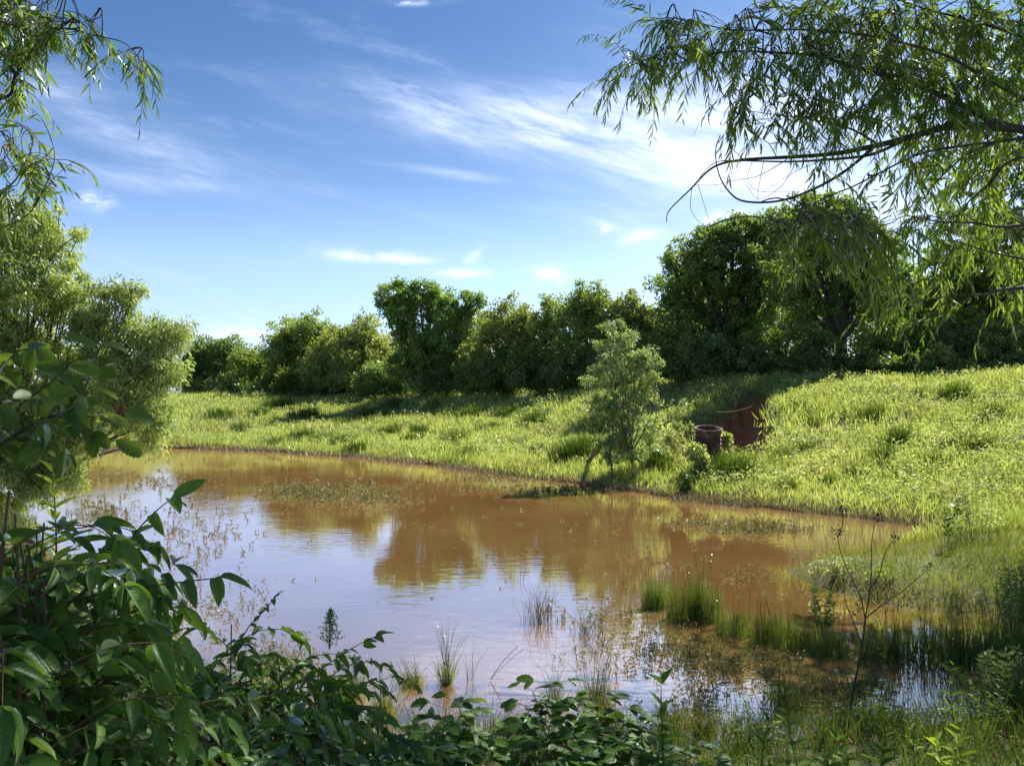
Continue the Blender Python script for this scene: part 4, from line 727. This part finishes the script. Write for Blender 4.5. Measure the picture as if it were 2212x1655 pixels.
sumac('sumac in the middle of the left foreground thicket', [(380, 1500, 2.4), (540, 1500, 2.5)], 81, .08, 9, 5)
sumac('sumac crowding the left edge at mid height, below the elm branch', [(30, 1180, 2.0), (110, 1220, 2.2)], 83, .085, 8, 5)
sumac('broad sumac at the left edge just above the bottom corner', [(60, 1420, 1.8), (160, 1440, 2.1)], 84, .085, 9, 5)
sumac('shaded sumac low between the corner sumac and the pale one', [(180, 1640, 1.7), (330, 1640, 1.9)], 85, .085, 9, 5)
sumac('wide low sumac right of the drooping pale-leaved one at the bottom', [(720, 1620, 2.4), (780, 1640, 2.6)], 86, .08, 8, 5)
sumac('sumac on the left bank behind the leaf arm', [(60, 1200, 4.0), (120, 1300, 3.6), (20, 1260, 4.2)], 87, .08, 9, 6, rl=.3)
sumac('sumac at the left edge just under the hanging willow crown', [(15, 1110, 1.7), (95, 1130, 1.9), (60, 1200, 1.6)], 88, .088, 8, 5)
sumac('low sumac in the left foreground right of the flower spike', [(700, 1540, 2.7), (640, 1520, 2.5)], 82, .075, 8, 5)
fs = P(712, 1400, 2.85); B = Buf(); r = np.random.default_rng(5)
fr0 = thing('flower_spike', 'dark green pointed flower spike on the sumac against the grey water', 'flower', tuple(fs))
B.tube(np.array([fs, P(714, 1322, 2.85)]), np.array([.003, .001]), 5); B.build('stem', M['twig'], fr0, tuple(fs))
B = Buf()
for k in range(46):
    t_ = k / 45; o = fs + (P(714, 1320, 2.85) - fs) * t_; a = k * 2.4; L = .05 * (1 - t_) + .006
    e = o + np.array([math.cos(a) * L, math.sin(a) * L, L * .8]); n = 14; q_ = o + (e - o) * r.random(n)[:, None] + r.normal(size=(n, 3)) * .0035; B.tmpl(DIAMOND, q_, rdir(r, n) + [0, 0, .5], rdir(r, n), .009, .006, r.random(n) * .5)
B.build('florets', M['dark'], fr0, tuple(fs))

# elm branch with toothed leaves, left edge
r = np.random.default_rng(91); eb = P(-150, 1050, 2.0); er = thing('elm_branch', 'elm branch with toothed leaves reaching in at the left edge', 'branch', tuple(eb)); sb = Buf(); lb = Buf()
EB = [([(-150, 1050), (0, 960), (110, 900), (200, 900), (290, 885)], .007), ([(110, 900), (160, 880), (200, 800), (218, 742)], .004), ([(-120, 960), (-20, 880), (60, 860), (110, 825), (150, 790)], .006), ([(60, 940), (120, 900), (200, 935), (250, 950)], .003), ([(-60, 880), (0, 800), (40, 760), (100, 745)], .004), ([(-80, 1000), (20, 950), (90, 950), (140, 970)], .004)]
for pts, rd in EB:
    out = polytube(sb, [P(u, v, 2.0 + .1 * math.sin(u * .03)) for u, v in pts], rd, rd * .3, 6, 5)
    n = int(len(out) * .75); j = np.linspace(3, len(out) - 1, n).astype(int); tan = nrm(out[j] - out[j - 1]); sg = np.where(np.arange(n) % 2, 1, -1)[:, None]
    side = nrm(np.cross(tan, [0, 0.3, 1.0])) * sg; d = tan * .5 + side * .7 + [0, -.05, -.55] + r.normal(size=(n, 3)) * .35; L = r.uniform(.06, .092, n)
    lb.tmpl(SERRATE, out[j], d, np.array([0, -.7, .6]) + r.normal(size=(n, 3)) * .5, L, L * .52, np.clip(r.normal(.5, .25, n), 0, 1))
sb.build('twigs', M['bark'], er, tuple(eb), True); lb.build('leaves', M['elmnear'], er, tuple(eb), True)
dl = P(265, 872, 2.02); B = Buf(); B.tmpl(broad(8, 0, .9, .3), dl[None], np.array([[-.1, 0, -1.0]]), np.array([[.3, -1, 0]]), .045, .024, .2); tag(B.build('withered_leaf', M['deadleaf'], None, tuple(dl), True), 'single curled brown leaf hanging from the elm branch', 'leaf')

# brambles at centre bottom
def bramble(label, tips, seed, mat='bramble', leaf=.07, n=10, name='bramble_bush', cat='bush', tm=BRAMBLE, grp='brambles at the bottom of the picture'):
    r = np.random.default_rng(seed); t0 = P(*tips[0]); base = np.array([t0[0], t0[1], max(float(ground_z(t0[0], t0[1])), 0) - .03]); root = thing(name, label, cat, tuple(base), grp); sb = Buf(); lb = Buf()
    leaf *= 1.15; tips = list(tips)
    for tp in list(tips): tips += [(tp[0] + r.normal() * 40, tp[1] + abs(r.normal()) * 45 + 5, tp[2] + r.uniform(-.25, .25)) for _ in range(3)]
    for tp in tips:
        tip = P(*tp); b0 = base + r.normal(size=3) * [.08, .08, 0]; path = bez(b0, (b0 + tip) / 2 + r.normal(size=3) * .06 + [0, 0, .05], tip, 10); sb.tube(path, np.linspace(.004, .0018, 10), 5)
        for k in range(n):
            j = 9 - int(6.5 * k / n); o = path[j]; a = k * 2.4 + r.random(); out = np.array([math.cos(a), math.sin(a), .25]); pe = o + out * r.uniform(.05, .10); sb.tube(bez(o, (o + pe) / 2 + [0, 0, .01], pe, 4), .0012, 3)
            for sgn in (-1, 0, 1):
                sd_ = np.array([-out[1], out[0], 0]) * sgn; L = leaf * r.uniform(.7, 1.15) * (1 if sgn == 0 else .85)
                lb.tmpl(tm, pe[None], (out + sd_ * 1.2 + [0, 0, -.3] + r.normal(size=3) * .15)[None], (np.array([0, 0, 1.0]) + r.normal(size=3) * .35)[None], L, L * .6, min(1, max(0, r.normal(.45, .25))))
    sb.build('stems', M['redtwig'], root, tuple(base), True); lb.build('leaves', M[mat], root, tuple(base), True); return root
bramble('bramble leafing out left of centre bottom, tallest at its right', [(990, 1520, 3.6), (950, 1560, 3.6), (1040, 1580, 3.5)], 111)
bramble('bramble with upright shoot left of the tall grass clump', [(1190, 1480, 3.8), (1150, 1530, 3.7), (1230, 1560, 3.7)], 112)
bramble('bramble in the middle of the bottom edge', [(1120, 1590, 3.4), (1200, 1620, 3.4), (1050, 1630, 3.3)], 113)
bramble('bramble right of the tall grass clump', [(1310, 1510, 3.8), (1350, 1550, 3.7), (1290, 1570, 3.6)], 114)
bramble('bramble at the bottom edge left of the nettle-like plant', [(1330, 1610, 3.4), (1260, 1640, 3.3), (1390, 1630, 3.4)], 115)
bramble('low bramble at the bottom edge right of the nettle-like plant', [(1500, 1620, 3.5), (1450, 1640, 3.4)], 116)
bramble('leafy bramble at the very bottom left of centre', [(900, 1630, 3.0), (830, 1640, 2.9)], 117)

def opposite(label, base_uvd, tip_uvd, pairs, leaf, seed, mat='herb', tm=NETTLE, w=.34, name='leafy_weed', rise=.55, grp='upright leafy weeds near the camera'):
    """upright stem with opposite pairs of leaves, largest halfway"""
    r = np.random.default_rng(seed); b0 = P(*base_uvd); tip = P(*tip_uvd); b0[2] = min(b0[2], tip[2] - .05); root = thing(name, label, 'plant', tuple(b0), grp); sb = Buf(); lb = Buf()
    path = bez(b0, (b0 + tip) / 2 + r.normal(size=3) * .02, tip, 10); sb.tube(path, np.linspace(.0035, .0016, 10), 5)
    for k in range(pairs):
        t_ = .25 + .75 * k / max(pairs - 1, 1); o = b0 + (tip - b0) * t_; o = path[min(int(t_ * 9), 9)]; a = k * 1.35 + r.random() * .3
        for sg in (1, -1):
            out = np.array([math.cos(a) * sg, math.sin(a) * sg * .8, rise * (.4 + t_)]); L = leaf * (1.1 - .35 * t_) * r.uniform(.85, 1.1)
            lb.tmpl(tm, o[None], out[None] + r.normal(size=(1, 3)) * .08, np.array([[0, 0, 1.0]]) + r.normal(size=(1, 3)) * .2, L, L * w, min(1, max(0, r.normal(.5, .2))))
    sb.build('stem', M['twig'], root, tuple(b0), True); lb.build('leaves', M[mat], root, tuple(b0), True); return root
opposite('upright nettle-like plant with toothed leaves against the water', (1435, 1700, 3.2), (1428, 1478, 3.2), 6, .115, 121, 'bramble')
opposite('dark leafy weed at the bottom edge left of the dead stem', (1735, 1700, 3.6), (1700, 1500, 3.6), 7, .11, 122)
opposite('leafy weed at the bottom between the nettle-like plant and the dead stem', (1640, 1720, 3.6), (1660, 1560, 3.6), 7, .10, 123)
opposite('pale-tipped weed in front of the shaded rush row at the right', (2060, 1560, 4.8), (2050, 1450, 4.8), 5, .10, 124)
opposite('yellow-green young plant on the leaf litter at bottom right', (2085, 1670, 4.2), (2070, 1575, 4.2), 6, .11, 125, 'lemon', w=.4)
opposite('second yellow-green plant, beside the first at bottom right', (2040, 1690, 4.0), (2020, 1600, 4.0), 6, .09, 126, 'lemon', w=.36)
opposite('green weed at the bottom edge right of the dead stem', (1900, 1700, 3.9), (1915, 1590, 3.9), 7, .11, 127)
opposite('green weed at the foot of the dead stem', (1840, 1720, 3.7), (1810, 1600, 3.7), 7, .10, 128)
opposite('small green weed above the leaf litter', (1975, 1640, 4.3), (1960, 1540, 4.4), 6, .07, 129, 'herb')
opposite('dark weed at the bottom edge below the dead stem', (1770, 1740, 3.4), (1790, 1640, 3.4), 6, .12, 130, 'bramble')
opposite('bright willow-leaved shoot at the left beside the water', (120, 1250, 2.4), (112, 1020, 2.4), 9, .09, 131, 'lemon', w=.22)
opposite('bright narrow shoot leaning over the left shallows', (230, 1500, 2.6), (215, 1340, 2.6), 8, .07, 132, 'herb', w=.3)
# goldenrod-like stands by the marsh on the right
def stand(label, u, v, ru, n, hh, mat, seed, D=None, leaf=.05, wr=.2):
    r = np.random.default_rng(seed); D = D or H * F / (v - 850); c_ = P(u, v, D); c_[2] = max(float(ground_z(c_[0], c_[1])), -.03); root = thing('tall_herb', label, 'herb', tuple(c_), 'tall herbs on the right bank'); sb = Buf(); lb = Buf(); s_ = D / F
    for k in range(n):
        b0 = c_ + np.array([r.normal() * ru * s_ * .45, r.normal() * ru * s_ * .35, 0]); h = hh * r.uniform(.6, 1.1); tip = b0 + [r.normal() * .08, r.normal() * .06, h]; path = bez(b0, (b0 + tip) / 2 + r.normal(size=3) * .02, tip, 7); sb.tube(path, np.linspace(.0035, .0015, 7), 4)
        m_ = int(h * 60); tt = r.uniform(.3, 1, m_); pos = b0 + (tip - b0) * tt[:, None]; a = r.uniform(0, 6.283, m_); L = leaf * r.uniform(.6, 1.2, m_)
        lb.tmpl(LANCE, pos, np.stack([np.cos(a), np.sin(a), r.uniform(.1, 1.0, m_)], -1), rdir(r, m_) + [0, 0, .8], L, L * wr, r.random(m_))
    sb.build('stems', M['twig'], root, tuple(c_), True); lb.build('leaves', M[mat], root, tuple(c_)); return root
stand('airy leafy shrub standing at the right edge of the far bank', 2110, 1195, 60, 22, .95, 'forb', 141, 11.0, .07, .26)
stand('dark-stemmed leafy herbs left of the airy shrub', 2050, 1240, 16, 5, .75, 'herb', 142, 10.4, .08, .35)
stand('bright goldenrod-like stand at the right edge beside the marsh', 2180, 1330, 50, 46, .6, 'lemon', 143, 7.9, .05)
stand('dense dark green stand at the right edge behind the shaded rush row', 2230, 1360, 50, 40, .75, 'herb', 144, 7.4, .06)
stand('row of slender willow herbs left of the dead stem in the water', 1790, 1400, 30, 10, .55, 'herb', 145, 7.4, .07, .28)
stand('pale-leaved herbs on the boggy spit', 1800, 1262, 40, 24, .28, 'forb', 146, 9.6, .06, .3)
stand('green herbs on the boggy spit, right of the pale-leaved ones', 1900, 1285, 60, 30, .3, 'lemon', 147, 9.1, .05, .2)
stand('tall weedy herbs at the bottom right corner', 2180, 1560, 50, 40, .5, 'herb', 148, 5.4, .06)
stand('grey-leaved arching herb before the right end of the rush row', 2150, 1520, 20, 7, .5, 'forb', 149, 5.8, .08, .25)
stand('fine green herbs in the bottom right corner behind the leaf litter', 2120, 1600, 60, 34, .3, 'herb', 150, 5.1, .05)
stand('fine green herbs left of the leaf litter', 1900, 1600, 70, 46, .22, 'herb', 151, 5.1, .05, .25)
stand('fine green herbs along the bottom edge right of centre', 1620, 1625, 60, 40, .2, 'forb', 152, 5.0, .045, .25)
# thin dark sapling stem left of centre
st0 = P(824, 1650, 4.9); B = Buf(); polytube(B, [P(824, 1660, 4.6), P(823, 1540, 4.6), P(820, 1440, 4.6)], .005, .0025, 5); tag(B.build('dry_weed_stalk', M['stem_dark'], None, tuple(st0), True), 'single thin dark upright stem left of centre near the shore', 'stem')
# leaf litter and driftwood on the near bank
r = np.random.default_rng(77); B = Buf()
cen_, _ = G(2080, 1590, 3.5); n = 900; x = cen_[0] - .2 + r.normal(size=n) * .45; y = cen_[1] + r.normal(size=n) * .35; z = ground_z(x, y) + .02 + r.random(n) * .03
L = r.uniform(.03, .07, n); B.tmpl(broad(4, 0, .5, .2), np.stack([x, y, z], -1), np.stack([r.normal(size=n), r.normal(size=n), r.normal(size=n) * .25], -1), np.array([0, 0, 1.0]) + r.normal(size=(n, 3)) * .4, L, L * .6, r.random(n))
x = r.uniform(-3, 3.5, 900); y = r.uniform(3.4, 5.9, 900); ok = pond_d(x, y) > -.25; x, y = x[ok], y[ok]; n = len(x); L = r.uniform(.02, .05, n)
B.tmpl(broad(4, 0, .5, .2), np.stack([x, y, np.maximum(ground_z(x, y), 0) + .015], -1), np.stack([r.normal(size=n), r.normal(size=n), r.normal(size=n) * .2], -1), np.array([0, 0, 1.0]) + r.normal(size=(n, 3)) * .3, L, L * .6, r.random(n) * .7)
tag(B.build('leaf_litter', M['deadleaf']), 'brown dead leaves lying on the near bank at bottom right', 'leaf litter', kind='stuff')
for a, b_, lab in [((1070, 1570), (1130, 1520), 'pale curved stick lying at the near shore left of the bramble'), ((1060, 1470), (1120, 1395), 'two thin bare stalks leaning out over the grey water')]:
    A_, _ = G(a[0], a[1], 3.5); A_[2] = max(A_[2], .01); B = Buf()
    if b_[1] > 1450: B_, _ = G(b_[0], b_[1], 3.5); B_[2] = max(B_[2], .02) + .03
    else: B_ = P(b_[0], b_[1], 6.3)
    B.tube(bez(A_, (A_ + B_) / 2 + [0, 0, .05], B_, 8), np.linspace(.008 if b_[1] > 1450 else .003, .002, 8), 5)
    if b_[1] < 1450: B.tube(bez(A_, (A_ + B_) / 2, B_ + [.05, 0, -.02], 8), .002, 4)
    tag(B.build('fallen_stick', M['bark_pale'] if b_[1] > 1450 else M['bark'], None, tuple(A_), True), lab, 'stick')
print('verts', sum(len(o.data.vertices) for o in bpy.data.objects if o.type == 'MESH'))
